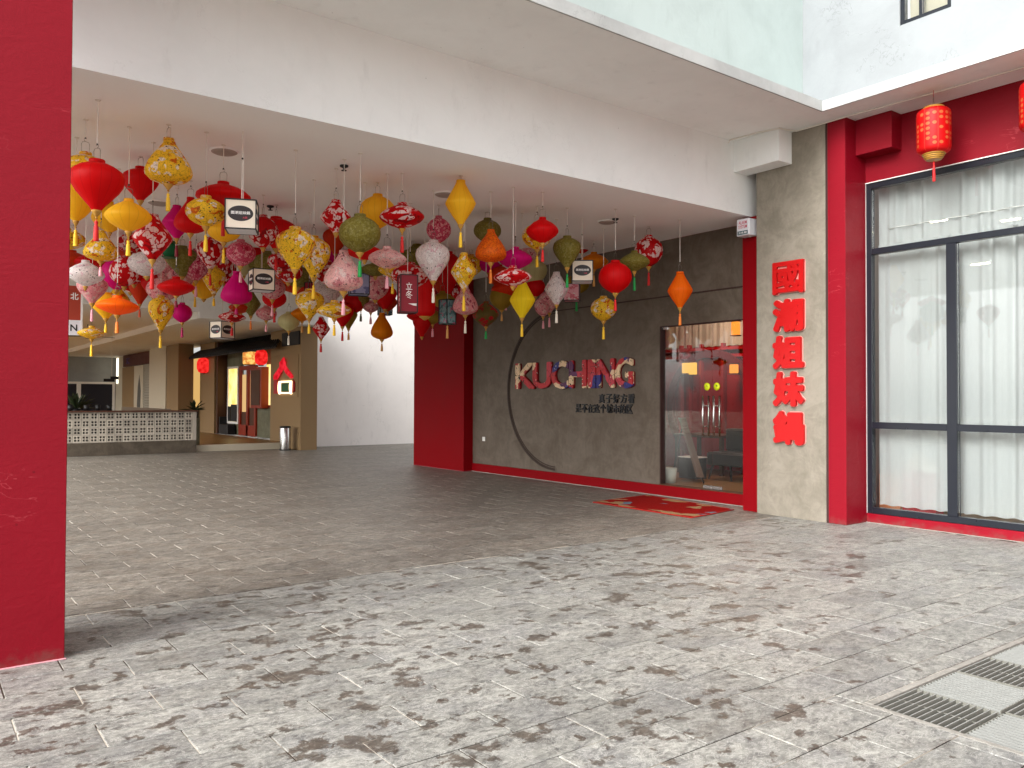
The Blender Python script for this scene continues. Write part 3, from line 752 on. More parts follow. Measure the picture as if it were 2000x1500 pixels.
# inside the restaurant door
ms_ = thing('moon_gate_screen', 'dark red screen with round moon gate inside the restaurant', 'screen', (12.2, 10.0, 0.165))
b = MB()
CY_, CZ_, CR_ = 9.95, 1.35, 0.95
for k in range(40):
    t0, t1 = 2*math.pi*k/40, 2*math.pi*(k+1)/40
    vs = []
    for x in (12.15, 12.23):
        for r in (CR_, CR_+0.14):
            for t in (t0, t1): vs.append((x, CY_+r*math.cos(t), max(0.17, CZ_+r*math.sin(t))))
    b.add(vs, [(0, 1, 3, 2), (4, 6, 7, 5), (0, 4, 5, 1), (2, 3, 7, 6)])
b.build('gate_ring', paint('gate_lacquer', lin('5a0409'), 0.3, 0.1), ms_)
MB().box(12.3, 12.34, 8.0, 12.5, 0.17, 2.05).build('backing_panel', m_lacquer, ms_)
for y in (8.3, 9.05, 9.70, 10.22, 10.52, 10.72, 11.3): MB().box(12.18, 12.26, y-0.03, y+0.03, 0.17, 2.55).build('post', m_lacquer, ms_)
for z in (2.28, 2.42): MB().box(12.16, 12.28, 8.2, 12.4, z, z+0.06).build('rail', m_lacquer, ms_)
curtain('curtain', 'beige curtain hung high inside the restaurant above the red screen', 9.42, 11.6, 2.52, 3.2, 12.5, 0.03, 0.16, 21, 1, 0, m_curtain_in, 'curtain', None)
for (x, y, z0, z1, m, l) in ((12.0, 9.25, 2.66, 2.9, m_orange_lamp, 'upper orange lantern glowing at the right edge of the door'),
                             (12.0, 9.29, 1.97, 2.13, m_orange_lamp, 'lower orange lantern glowing at the right edge of the door'),
                             (12.1, 10.50, 2.0, 2.2, m_yellow_lamp, 'wide yellow lamp glowing inside the left door leaf'),
                             (12.1, 10.33, 1.97, 2.2, m_yellow_lamp, 'narrow yellow lamp glowing inside the left door leaf')):
    t = thing('wall_lantern', l, 'lamp', (x, y, z0), 0, 'lamps lit inside the restaurant')
    MB().box(x-0.05, x+0.05, y-0.07, y+0.07, z0, z1, 0.012).build('shade', m, t)
    b = MB(); b.box(x-0.06, x+0.06, y-0.08, y+0.08, z1+0.001, z1+0.02); b.box(x-0.06, x+0.06, y-0.08, y+0.08, z0-0.02, z0-0.001); b.build('frame', m_brown_dark, t)
sf = thing('bench_seat', 'low dark bench on splayed legs behind the right door leaf', 'bench', (11.0, 8.3, 0.165))
MB().box(10.75, 11.35, 7.6, 8.9, 0.40, 0.62, 0.03).build('seat', m_sofa, sf)
MB().box(11.25, 11.40, 7.6, 8.9, 0.621, 1.0, 0.03).build('backrest', m_sofa, sf)
for (x, y, dx, dy) in ((10.82, 8.8, -0.05, 0.06), (10.82, 8.45, -0.05, -0.06), (11.3, 8.8, 0.04, 0.06), (11.3, 7.7, 0.04, -0.06), (10.82, 7.7, -0.05, -0.06)):
    MB().tube([(x+dx, y+dy, 0.165), (x, y, 0.41)], [0.013, 0.02], 8).build('leg', m_sofa, sf)
tb = thing('dining_table', 'dark wooden table with cloth behind the left door leaf', 'table', (11.6, 9.6, 0.165))
MB().box(11.3, 12.0, 9.0, 10.1, 0.82, 0.87).build('tabletop', m_brown_dark, tb)
for (x, y) in ((11.35, 9.05), (11.35, 10.05), (11.95, 9.05), (11.95, 10.05)): MB().box(x-0.03, x+0.03, y-0.03, y+0.03, 0.165, 0.819).build('leg', m_brown_dark, tb)
es = thing('easel_sign', 'leaning wooden easel board just inside the glass door', 'sign', (10.1, 8.75, 0.165))
b = MB(); v = [(10.06, 8.87, 1.20), (10.14, 8.83, 1.20), (10.14, 8.45, 0.26), (10.06, 8.49, 0.26)]
b.add([(x, y+0.025, z) for x, y, z in v]+[(x, y-0.025, z) for x, y, z in v], [(0, 1, 2, 3), (7, 6, 5, 4), (0, 4, 5, 1), (1, 5, 6, 2), (2, 6, 7, 3), (3, 7, 4, 0)])
b.build('board', paint('easel_wood', lin('6d5548'), 0.5, 0.1), es)
for p0, p1 in (((10.1, 8.82, 1.15), (10.05, 9.03, 0.17)), ((10.12, 8.48, 0.30), (10.12, 8.42, 0.17))): MB().tube([p0, p1], 0.012, 6).build('leg', m_black, es)
tk = thing('black_crate', 'black crate with white rim behind the easel board', 'crate', (10.35, 8.85, 0.165))
MB().box(10.25, 10.5, 8.68, 9.05, 0.20, 0.54).build('body', m_black, tk); MB().box(10.24, 10.51, 8.67, 9.06, 0.541, 0.556).build('rim', m_trim, tk)
pp = thing('white_pot', 'small white plant pot at the left edge of the glass door', 'pot', (9.8, 8.83, 0.165))
MB().lathe([(0.085, 0.166), (0.105, 0.40), (0.098, 0.40), (0.08, 0.3)], 20, (9.8, 8.83, 0)).build('pot', m_pot, pp)
lamp = bpy.data.lights.new('restaurant_fill', 'POINT'); lamp.energy = 58; lamp.color = (1, 0.78, 0.58); lamp.shadow_soft_size = 0.2  # bodiless fill added to brighten the interior beyond its built lanterns
lo = bpy.data.objects.new('restaurant_fill', lamp); COL.objects.link(lo); lo.location = (11.2, 9.2, 3.2)

lamp = bpy.data.lights.new('window_room_fill', 'POINT'); lamp.energy = 18; lamp.color = (1, 0.98, 0.95); lamp.shadow_soft_size = 0.3  # extra point light without a fitting, added to lift the curtains
lo = bpy.data.objects.new('window_room_fill', lamp); COL.objects.link(lo); lo.location = (11.2, 3.6, 3.9)

LANTERNS = [
 (1.253, 7.966, 3.638, 3.33, 0.19, 'ball', 'fyellow', None, 3.11, 'second yellow floral round lantern from the left of the six'),
 (1.247, 7.383, 3.435, 3.041, 0.21, 'inv', 'red', 'red', 2.786, 'leftmost plain red balloon lantern of the eight'),
 (1.273, 8.571, 3.562, 3.165, 0.15, 'ball', 'yellow', 'yellow', 2.923, 'leftmost plain yellow round lantern of the four'),
 (1.896, 8.847, 3.824, 3.505, 0.178, 'inv', 'red', 'red', 3.286, 'second plain red balloon lantern from the left of the eight'),
 (1.874, 7.659, 3.808, 3.42, 0.203, 'drop', 'fyellow', 'yellow', 3.175, 'yellow floral teardrop lantern just above the plain red teardrop lantern'),
 (2.454, 7.956, 3.571, 3.337, 0.259, 'disc', 'red', 'red', 3.068, 'plain red flat disc lantern just above the largest white sign box'),
 (2.207, 7.664, 3.339, 3.083, 0.18, 'ball', 'fyellow', 'yellow', 2.846, 'yellow floral round lantern just right of the plain red teardrop lantern'),
 (1.606, 7.948, 3.275, 3.006, 0.2, 'disc', 'yellow', 'yellow', 2.782, 'plain yellow flat disc lantern just left of the plain magenta diamond lantern'),
 (1.914, 10.491, 3.788, 3.449, 0.2, 'disc', 'yellow', 'yellow', 3.207, 'leftmost plain yellow flat disc lantern of the two'),
 (1.89, 8.29, 3.234, 2.824, 0.183, 'dia', 'fred', 'red', 2.537, 'red floral diamond lantern just left of the plain magenta diamond lantern'),
 (2.498, 9.81, 3.699, 3.342, 0.16, 'dia', 'magenta', 'maroon', 3.128, 'plain magenta diamond silk lantern with a maroon tassel'),
 (2.567, 9.5, 3.742, 3.359, 0.18, 'drop', 'red', 'red', 3.103, 'plain red teardrop silk lantern with a red tassel'),
 (2.871, 9.276, 3.488, 3.261, 0.18, 'ball', 'yellow', 'yellow', 3.023, 'plain yellow round lantern just left of the largest white sign box'),
 (3.762, 10.025, 3.777, 3.398, 0.248, 'inv', 'red', 'red', 3.124, 'plain red balloon lantern just right of the largest white sign box'),
 (3.451, 9.629, 3.688, 3.316, 0.18, 'ball', 'fred', None, 3.096, 'red floral round lantern just right of the largest white sign box'),
 (1.704, 9.799, 3.303, 2.994, 0.18, 'drop', 'fyellow', 'pink', 2.825, 'leftmost yellow floral teardrop lantern of the three'),
 (1.597, 11.505, 3.603, 3.358, 0.236, 'ball', 'fyellow', None, 3.138, 'yellow floral round lantern just above the white floral flat disc lantern'),
 (1.896, 13.024, 3.575, 3.312, 0.26, 'disc', 'rust', None, 3.092, 'rust orange flat disc lantern just left of the white floral flat disc lantern'),
 (2.13, 12.848, 3.544, 3.314, 0.26, 'disc', 'red', None, 3.094, 'plain red flat disc lantern just above the white floral flat disc lantern'),
 (1.645, 10.357, 3.044, 2.773, 0.2, 'disc', 'fwhite', None, 2.553, 'white floral flat disc silk lantern partly hidden among its neighbours'),
 (1.867, 11.271, 3.014, 2.68, 0.18, 'inv', 'fpink', 'pink', 2.448, 'pink floral balloon lantern just below the white floral flat disc lantern'),
 (2.228, 11.699, 3.33, 2.923, 0.19, 'ball', 'magenta', None, 2.703, 'plain magenta round lantern just above the plain yellow balloon lantern'),
 (2.269, 11.433, 3.311, 2.938, 0.18, 'ball', 'fred', None, 2.718, 'leftmost red floral round lantern of the thirteen'),
 (2.963, 14.452, 3.588, 3.228, 0.26, 'disc', 'fred', None, 3.008, 'red floral flat disc lantern just above the plain yellow balloon lantern'),
 (3.01, 14.003, 3.445, 3.0, 0.173, 'inv', 'rust', 'rust', 2.785, 'rust orange balloon lantern just right of the plain yellow balloon lantern'),
 (2.805, 14.618, 3.322, 2.942, 0.21, 'drop', 'fyellow', None, 2.722, 'yellow floral teardrop lantern just right of the plain yellow balloon lantern'),
 (2.12, 11.79, 2.861, 2.542, 0.19, 'inv', 'yellow', 'yellow', 2.352, 'plain yellow balloon silk lantern with a yellow tassel'),
 (1.815, 9.483, 2.565, 2.384, 0.22, 'disc', 'orange', 'orange', 2.186, 'plain orange flat disc lantern just right of the plain yellow balloon lantern'),
 (2.214, 13.364, 2.532, 2.364, 0.198, 'disc', 'fyellow', 'yellow', 2.105, 'yellow floral flat disc lantern just below the plain yellow balloon lantern'),
 (2.874, 12.079, 2.914, 2.445, 0.173, 'inv', 'fyellow', 'yellow', 2.193, 'yellow floral balloon lantern just right of the plain yellow balloon lantern'),
 (3.662, 13.979, 3.044, 2.739, 0.161, 'ball', 'magenta', 'magenta', 2.493, 'plain magenta round lantern just left of the lowest white sign box'),
 (2.529, 9.928, 2.886, 2.688, 0.21, 'disc', 'red', 'maroon', 2.556, 'plain red flat disc lantern just left of the lowest white sign box'),
 (3.083, 12.849, 3.295, 2.933, 0.236, 'ball', 'fpink', None, 2.713, 'leftmost pink floral round lantern of the nine'),
 (2.502, 11.256, 3.388, 3.074, 0.236, 'ball', 'fwhite', None, 2.854, 'white floral round lantern just below the plain magenta diamond lantern'),
 (3.233, 13.334, 3.76, 3.357, 0.236, 'ball', 'fpink', None, 3.137, 'second pink floral round lantern from the left of the nine'),
 (3.173, 14.334, 3.662, 3.301, 0.19, 'ball', 'fred', None, 3.081, 'fourth red floral round lantern from the left of the thirteen'),
 (3.069, 11.742, 3.582, 3.183, 0.227, 'inv', 'olive', 'olive', 2.984, 'olive balloon lantern hung with an olive tassel'),
 (3.255, 11.741, 3.56, 3.143, 0.18, 'ball', 'pinkred', 'pink', 2.912, 'crimson-mottled pink round lantern just left of the red floral balloon lantern'),
 (3.283, 11.171, 3.634, 3.239, 0.18, 'inv', 'fred', 'red', 3.011, 'red floral balloon silk lantern with a red tassel'),
 (4.208, 13.552, 3.898, 3.385, 0.2, 'ball', 'fred', 'yellow', 3.182, 'red floral round lantern just below the red floral balloon lantern'),
 (3.826, 13.846, 3.467, 3.258, 0.23, 'disc', 'fyellow', 'yellow', 2.994, 'yellow floral flat disc lantern just below the red floral balloon lantern'),
 (3.784, 12.679, 3.502, 3.093, 0.173, 'inv', 'fyellow', 'yellow', 2.904, 'yellow floral balloon lantern just left of the plain magenta teardrop lantern'),
 (3.352, 10.146, 3.457, 3.149, 0.18, 'ball', 'pinkred', 'pink', 2.943, 'crimson-mottled pink round lantern just below the largest white sign box'),
 (4.473, 13.354, 3.798, 3.513, 0.13, 'inv', 'palegreen', None, 3.293, 'pale green balloon lantern just above the plain magenta teardrop lantern'),
 (3.439, 10.559, 3.116, 2.71, 0.2, 'drop', 'magenta', 'magenta', 2.583, 'plain magenta teardrop silk lantern with a magenta tassel'),
 (4.569, 13.295, 3.252, 2.853, 0.161, 'dia', 'olive', 'orange', 2.624, 'olive diamond silk lantern with an orange tassel'),
 (3.919, 12.23, 2.788, 2.626, 0.2, 'disc', 'fred', 'red', 2.426, 'red floral flat disc lantern just above the lowest white sign box'),
 (4.675, 13.2, 3.906, 3.545, 0.19, 'ball', 'olive', None, 3.325, 'leftmost olive round lantern of the seven'),
 (4.612, 13.244, 4.1, 3.625, 0.17, 'ball', 'red', None, 3.405, 'plain red round lantern just below the largest white sign box'),
 (2.949, 14.491, 4.172, 3.774, 0.23, 'ball', 'rust', None, 3.554, 'rust orange round lantern just right of the white floral flat disc lantern'),
 (3.076, 7.683, 3.167, 2.77, 0.196, 'inv', 'fyellow', 'yellow', 2.521, 'third yellow floral balloon lantern from the left of the five'),
 (3.665, 8.606, 3.296, 2.851, 0.179, 'inv', 'fyellow', 'yellow', 2.609, 'yellow floral balloon lantern just left of the pale pink floral teardrop lantern'),
 (3.671, 8.037, 3.592, 3.268, 0.167, 'dia', 'fred', None, 3.048, 'red floral diamond lantern just left of the pale pink floral flat disc lantern'),
 (5.017, 11.001, 3.983, 3.608, 0.18, 'inv', 'rust', 'red', 3.473, 'rust orange balloon lantern just above the pale pink floral teardrop lantern'),
 (3.631, 7.383, 3.317, 2.957, 0.211, 'ball', 'olive', 'green', 2.71, 'fourth olive round lantern from the left of the seven'),
 (4.284, 8.265, 3.797, 3.435, 0.204, 'ball', 'yellow', None, 3.215, 'plain yellow round lantern just above the pale pink floral flat disc lantern'),
 (4.321, 7.761, 3.607, 3.35, 0.246, 'disc', 'fred', 'red', 3.087, 'red floral flat disc lantern just above the olive teardrop lantern'),
 (5.611, 12.496, 4.02, 3.536, 0.23, 'ball', 'magenta', None, 3.316, 'plain magenta round lantern just left of the pale pink floral teardrop lantern'),
 (3.592, 7.673, 2.99, 2.595, 0.2, 'drop', 'fpinkw', 'pink', 2.348, 'pale pink floral teardrop silk lantern with a pink tassel'),
 (4.201, 7.877, 3.132, 2.914, 0.21, 'disc', 'fpinkw', 'pink', 2.695, 'pale pink floral flat disc silk lantern with a pink tassel'),
 (5.236, 9.657, 3.331, 3.124, 0.2, 'disc', 'fyellow', 'yellow', 2.903, 'yellow floral flat disc lantern just below the pale pink floral flat disc lantern'),
 (4.979, 8.187, 3.342, 2.887, 0.203, 'inv', 'fwhite', 'white', 2.626, 'white floral balloon silk lantern with a white tassel'),
 (4.17, 8.358, 3.246, 3.071, 0.21, 'disc', 'red', None, 2.851, 'plain red flat disc lantern just left of the pale pink floral flat disc lantern'),
 (4.199, 11.032, 3.536, 3.276, 0.18, 'ball', 'fred', 'red', 3.219, 'seventh red floral round lantern from the left of the thirteen'),
 (4.704, 11.627, 3.467, 3.157, 0.236, 'ball', 'olive', 'red', 2.968, 'third olive round lantern from the left of the seven'),
 (4.972, 12.328, 3.346, 3.154, 0.26, 'disc', 'rust', None, 2.934, 'rust orange flat disc lantern just right of the plain orange round lantern'),
 (4.963, 12.989, 3.592, 3.364, 0.16, 'ball', 'orange', None, 3.144, 'plain orange round silk lantern partly hidden among its neighbours'),
 (5.583, 12.528, 3.471, 3.072, 0.23, 'ball', 'fwhite', None, 2.852, 'white floral round lantern just below the pale pink floral teardrop lantern'),
 (5.075, 8.903, 3.183, 2.88, 0.236, 'ball', 'fred', None, 2.66, 'red floral round lantern just right of the pale pink floral flat disc lantern'),
 (5.788, 9.736, 3.162, 2.641, 0.15, 'cyl', 'red', None, 2.421, 'plain red drum silk lantern partly hidden among its neighbours'),
 (6.229, 11.84, 2.868, 2.458, 0.18, 'drop', 'amber', 'tan', 2.265, 'amber teardrop silk lantern with a tan tassel'),
 (5.075, 12.921, 2.898, 2.609, 0.178, 'ball', 'palegreen', 'white', 2.372, 'pale green round silk lantern with a white tassel'),
 (4.274, 10.171, 2.918, 2.551, 0.19, 'inv', 'fyellow', 'yellow', 2.348, 'yellow floral balloon lantern just right of the pale green round lantern'),
 (4.133, 9.077, 2.649, 2.458, 0.21, 'disc', 'fyellow', 'yellow', 2.248, 'yellow floral flat disc lantern just left of the golden olive diamond lantern'),
 (5.684, 12.168, 3.043, 2.66, 0.175, 'inv', 'red', 'red', 2.426, 'plain red balloon lantern just left of the golden olive diamond lantern'),
 (5.867, 12.324, 3.105, 2.647, 0.153, 'dia', 'olivegold', 'tan', 2.46, 'golden olive diamond silk lantern with a tan tassel'),
 (5.504, 12.602, 2.815, 2.476, 0.144, 'dia', 'fred', 'red', 2.255, 'red floral diamond lantern just left of the golden olive diamond lantern'),
 (6.026, 12.199, 3.275, 2.978, 0.144, 'ball', 'olive', 'olive', 2.766, 'olive round lantern just below the lilac paper box'),
 (6.157, 12.103, 3.089, 2.911, 0.127, 'ball', 'fpink', 'pink', 2.724, 'pink floral round lantern just above the amber teardrop lantern'),
 (6.379, 11.934, 3.226, 2.937, 0.17, 'disc', 'rust', None, 2.717, 'rust orange flat disc lantern just left of the red poster box'),
 (6.769, 11.647, 2.952, 2.762, 0.17, 'disc', 'red', None, 2.542, 'plain red flat disc lantern just below the plain red drum lantern'),
 (6.839, 11.598, 2.917, 2.518, 0.16, 'inv', 'red', None, 2.298, 'plain red balloon lantern just left of the blue flowered paper box'),
 (6.98, 11.489, 2.957, 2.728, 0.144, 'ball', 'olivegold', 'pink', 2.516, 'golden olive round lantern hung with a pink tassel'),
 (4.346, 11.718, 3.283, 2.957, 0.19, 'ball', 'fpink', 'pink', 2.706, 'pink floral round lantern just below the plain orange round lantern'),
 (4.503, 12.049, 3.149, 2.867, 0.18, 'ball', 'red', 'red', 2.648, 'plain red round lantern just below the plain orange round lantern'),
 (4.883, 7.456, 3.881, 3.417, 0.17, 'dia', 'yellow', 'yellow', 3.163, 'plain yellow diamond silk lantern with a yellow tassel'),
 (5.402, 8.757, 3.791, 3.478, 0.156, 'ball', 'pinkred', None, 3.258, 'crimson-mottled pink round lantern just above the amber round lantern'),
 (7.119, 11.357, 4.234, 3.93, 0.15, 'ball', 'amber', None, 3.71, 'amber round silk lantern partly hidden among its neighbours'),
 (6.12, 8.701, 3.852, 3.555, 0.182, 'ball', 'olive', None, 3.335, 'olive round lantern just above the mottled orange teardrop lantern'),
 (5.544, 7.811, 3.479, 3.114, 0.189, 'drop', 'orangetex', 'orange', 2.864, 'mottled orange teardrop silk lantern with an orange tassel'),
 (6.062, 8.01, 3.36, 3.104, 0.217, 'disc', 'magenta', 'magenta', 2.881, 'plain magenta flat disc lantern just left of the white floral diamond lantern'),
 (7.707, 10.923, 3.833, 3.579, 0.195, 'disc', 'magenta', None, 3.359, 'plain magenta flat disc lantern just below the mottled orange teardrop lantern'),
 (6.046, 7.454, 3.631, 3.35, 0.195, 'disc', 'red', 'red', 3.125, 'plain red flat disc lantern just right of the mottled orange teardrop lantern'),
 (6.446, 8.059, 3.73, 3.409, 0.19, 'ball', 'fyellow', 'yellow', 3.18, 'fifth yellow floral round lantern from the left of the six'),
 (6.802, 7.883, 3.571, 3.188, 0.182, 'inv', 'olive', 'green', 2.93, 'olive balloon lantern hung with a green tassel'),
 (5.291, 8.004, 3.201, 2.8, 0.155, 'dia', 'fyellow', 'yellow', 2.533, 'yellow floral diamond silk lantern with a yellow tassel'),
 (7.085, 11.172, 3.873, 3.199, 0.227, 'inv', 'red', None, 2.979, 'plain red balloon lantern just left of the yellow floral diamond lantern'),
 (7.129, 11.366, 3.527, 3.147, 0.19, 'inv', 'rust', None, 2.927, 'rust orange balloon lantern just above the golden olive flat disc lantern'),
 (6.29, 9.473, 3.069, 2.673, 0.18, 'drop', 'fpink', 'white', 2.414, 'pink floral teardrop silk lantern with a white tassel'),
 (6.969, 9.938, 2.931, 2.578, 0.2, 'disc', 'oliveflor', 'green', 2.393, 'olive and red flat disc silk lantern with a green tassel'),
 (5.633, 7.488, 3.012, 2.804, 0.22, 'disc', 'fred', None, 2.584, 'red floral flat disc lantern just above the orange-red flat disc lantern'),
 (7.943, 10.755, 3.459, 3.136, 0.25, 'disc', 'orangered', 'pink', 2.961, 'orange-red flat disc silk lantern with a pink tassel'),
 (7.891, 10.797, 3.362, 2.963, 0.2, 'ball', 'olivegold', 'tan', 2.782, 'golden olive round lantern hung with a tan tassel'),
 (6.519, 8.467, 3.037, 2.568, 0.17, 'dia', 'lemon', 'yellow', 2.317, 'lemon yellow diamond silk lantern with a yellow tassel'),
 (8.306, 10.477, 3.793, 3.318, 0.22, 'inv', 'palegreen', None, 3.098, 'pale green balloon lantern just left of the white floral diamond lantern'),
 (8.336, 10.459, 3.493, 3.189, 0.16, 'ball', 'red', None, 2.969, 'plain red round lantern just right of the lemon yellow diamond lantern'),
 (7.131, 8.485, 3.21, 2.789, 0.165, 'dia', 'fwhite', 'white', 2.536, 'white floral diamond silk lantern with a white tassel'),
 (8.522, 10.324, 3.285, 2.921, 0.17, 'inv', 'fpink', 'pink', 2.683, 'pink floral balloon lantern just below the white floral diamond lantern'),
 (8.442, 10.387, 3.183, 2.861, 0.144, 'ball', 'fpink', 'pink', 2.658, 'pink floral round lantern just below the white floral diamond lantern'),
 (8.546, 9.27, 3.753, 3.506, 0.227, 'disc', 'amber', 'tan', 3.243, 'amber flat disc lantern just right of the rightmost white sign box'),
 (8.944, 9.987, 4.135, 3.907, 0.14, 'ball', 'red', None, 3.687, 'fifth plain red round lantern from the left of the six'),
 (7.822, 7.686, 3.464, 3.216, 0.207, 'disc', 'olive', 'green', 2.954, 'olive flat disc lantern just right of the rightmost white sign box'),
 (8.449, 8.019, 3.807, 3.384, 0.204, 'ball', 'fred', 'red', 3.114, 'red floral round lantern just above the plain orange diamond lantern'),
 (7.332, 7.545, 3.264, 2.866, 0.216, 'ball', 'red', 'red', 2.634, 'plain red round lantern just left of the plain orange diamond lantern'),
 (8.878, 10.051, 3.547, 3.233, 0.21, 'ball', 'olivegold', 'green', 2.948, 'golden olive round lantern hung with a green tassel'),
 (8.038, 8.513, 2.955, 2.622, 0.188, 'ball', 'fyellow', 'yellow', 2.356, 'yellow floral round lantern just below the rightmost white sign box'),
 (8.472, 7.458, 3.216, 2.752, 0.172, 'dia', 'orange', 'orange', 2.507, 'plain orange diamond silk lantern with an orange tassel'),
 (6.523, 11.217, 4.017, 3.608, 0.18, 'drop', 'olive', None, 3.388, 'olive teardrop silk lantern partly hidden among its neighbours'),
 (2.698, 13.122, 3.959, 3.636, 0.2, 'ball', 'fred', None, 3.416, 'second red floral round lantern from the left of the thirteen'),
 (2.845, 13.629, 3.61, 3.258, 0.2, 'ball', 'fred', None, 3.038, 'third red floral round lantern from the left of the thirteen'),
 (3.421, 13.197, 3.548, 3.181, 0.2, 'ball', 'fpink', None, 2.961, 'third pink floral round lantern from the left of the nine'),
 (3.873, 13.519, 3.402, 3.102, 0.2, 'ball', 'yellow', None, 2.882, 'plain yellow round lantern just left of the plain magenta teardrop lantern'),
 (4.434, 13.397, 3.082, 2.895, 0.195, 'disc', 'rust', None, 2.675, 'rust orange flat disc lantern just left of the olive diamond lantern'),
 (4.512, 12.373, 3.761, 3.393, 0.2, 'ball', 'olive', None, 3.173, 'second olive round lantern from the left of the seven'),
 (4.416, 11.28, 3.476, 3.165, 0.2, 'ball', 'fred', None, 2.945, 'red floral round lantern just right of the plain orange round lantern'),
 (4.563, 11.019, 3.633, 3.413, 0.22, 'disc', 'red', None, 3.193, 'plain red flat disc lantern just right of the plain orange round lantern'),
 (5.635, 10.931, 3.372, 2.972, 0.2, 'ball', 'fpink', None, 2.752, 'pink floral round lantern just above the small white sign box beside the red poster box'),
 (5.195, 10.082, 3.369, 3.184, 0.22, 'disc', 'olive', None, 2.964, 'olive flat disc lantern just left of the pale pink floral flat disc lantern'),
 (5.262, 11.813, 3.62, 3.268, 0.2, 'ball', 'fred', None, 3.048, 'red floral round lantern just left of the pale pink floral teardrop lantern'),
 (6.26, 11.8, 3.336, 2.951, 0.193, 'inv', 'red', 'maroon', 2.717, 'plain red balloon lantern just left of the red poster box'),
 (5.939, 12.265, 3.258, 2.901, 0.187, 'ball', 'red', None, 2.681, 'plain red round lantern just above the golden olive diamond lantern'),
 (6.479, 10.901, 3.545, 3.177, 0.2, 'ball', 'fred', None, 2.957, 'red floral round lantern just above the plain red drum lantern'),
 (6.825, 10.941, 3.177, 2.932, 0.22, 'disc', 'olivegold', None, 2.712, 'golden olive flat disc silk lantern partly hidden among its neighbours'),
 (7.267, 11.266, 3.382, 2.992, 0.187, 'ball', 'fred', None, 2.772, 'red floral round lantern just left of the pink floral teardrop lantern'),
 (7.477, 11.097, 3.858, 3.519, 0.195, 'ball', 'fyellow', None, 3.299, 'yellow floral round lantern just right of the yellow floral diamond lantern'),
 (8.253, 10.508, 4.115, 3.759, 0.187, 'ball', 'fpink', None, 3.539, 'pink floral round lantern just right of the mottled orange teardrop lantern'),
 (2.338, 13.397, 3.727, 3.45, 0.2, 'ball', 'magenta', None, 3.23, 'plain magenta round lantern just above the white floral flat disc lantern'),
 (3.098, 13.484, 3.392, 3.071, 0.193, 'inv', 'red', None, 2.851, 'plain red balloon lantern just right of the plain yellow balloon lantern'),
 (4.15, 13.589, 4.098, 3.844, 0.212, 'disc', 'orange', None, 3.624, 'plain orange flat disc lantern just right of the red floral balloon lantern'),
 (6.315, 11.017, 3.833, 3.529, 0.2, 'ball', 'olive', None, 3.309, 'olive round lantern just left of the olive teardrop lantern'),
 (7.852, 10.819, 3.69, 3.35, 0.195, 'ball', 'rust', None, 3.13, 'rust orange round lantern just above the orange-red flat disc lantern'),
 (5.25, 12.787, 3.0, 2.763, 0.187, 'disc', 'amber', 'tan', 2.576, 'amber flat disc lantern just right of the pale green round lantern'),
 (4.775, 13.144, 2.998, 2.778, 0.17, 'ball', 'fpink', 'pink', 2.591, 'pink floral round lantern just right of the olive diamond lantern'),
]

# ------------------------------------------------------------------ lettering on the walls
def print_art():
    """flat patches of red, cream, violet and blue with ink lines, cut by the letters"""
    n = N('letter_art'); p = n.pos()
    q = n.vadd(p, n.vmul(n.noise(p, 3.0, 2.0, 0.5, 0.0, True), (0.35, 0.35, 0.35)))
    v = n.n('TexVoronoi', Vector=q, Scale=4.2); r = n.n('SeparateColor', Color=v.outputs['Color']).outputs[0]
    c = n.mix(n.math('GREATER_THAN', r, 0.36), lin('b8252c'), lin('e2c39c'))
    c = n.mix(n.math('GREATER_THAN', r, 0.66), c, lin('5c2a55'))
    c = n.mix(n.math('GREATER_THAN', r, 0.78), c, lin('c23a48'))
    c = n.mix(n.math('GREATER_THAN', r, 0.90), c, lin('2a2c78'))
    s = n.step(n.voro(q, 15.0), 0.24, 0.18)
    c = n.mix(n.math('MULTIPLY', s, n.step(n.noise(p, 5.0), 0.5, 0.55)), c, lin('e9dccb'))
    k = n.step(n.math('ABSOLUTE', n.math('SUBTRACT', n.noise(q, 6.0, 2.0), 0.5)), 0.016, 0.006)
    c = n.mix(k, c, lin('2a1a1c'))
    return n.done(n.bsdf(c, 0.4, 0.4))
m_art = print_art()
m_letter_side = paint('dark_red_letter_edge', lin('6e0c10'), 0.5, 0.05)
ks = thing('wall_sign', 'raised KUCHING letters filled with a colourful print on the cement wall', 'sign', (9.4, 10.8, 1.68))
kl = [('K', 1010, 1052), ('U', 1041, 1072), ('C', 1072, 1104), ('H', 1104, 1138), ('I', 1142, 1155), ('N', 1157, 1196), ('G', 1198, 1240)]
kY = [(12.31, 11.74), (11.74, 11.22), (11.19, 10.70), (10.66, 10.18), (10.10, 9.97), (9.89, 9.40), (9.37, 8.82)]
kY = [(12.33, 11.76), (11.80, 11.28), (11.26, 10.80), (10.77, 10.33), (10.28, 10.10), (10.06, 9.65), (9.62, 9.22)]
for (ch, _, _), (a, c_) in zip(kl, kY):
    h = 0.47 if ch not in 'CG' else 0.49
    put('letter', fat(ch, a-c_+.02, h+.02, 0.030, 0.022), m_letter_side, ks, Vector((9.3995, (a+c_)/2, 1.925))-wloc(ks), FX)
    put('letter_face', fat(ch, a-c_+.016, h+.016, 0.026, 0.020), m_art, ks, Vector((9.3705, (a+c_)/2, 1.925))-wloc(ks), FX)
bs = thing('slogan_sign', 'two rows of small black brush characters under the KUCHING letters', 'sign', (9.4, 9.9, 1.27))
for i, ch in enumerate('\u771f\u5b50\u597d\u65b9\u770b'):
    letter('character', ch, 0.145, 0.155, 0.02, m_letter_black, bs, (9.399, 9.98-i*0.172, 1.505), FX, 0.018)
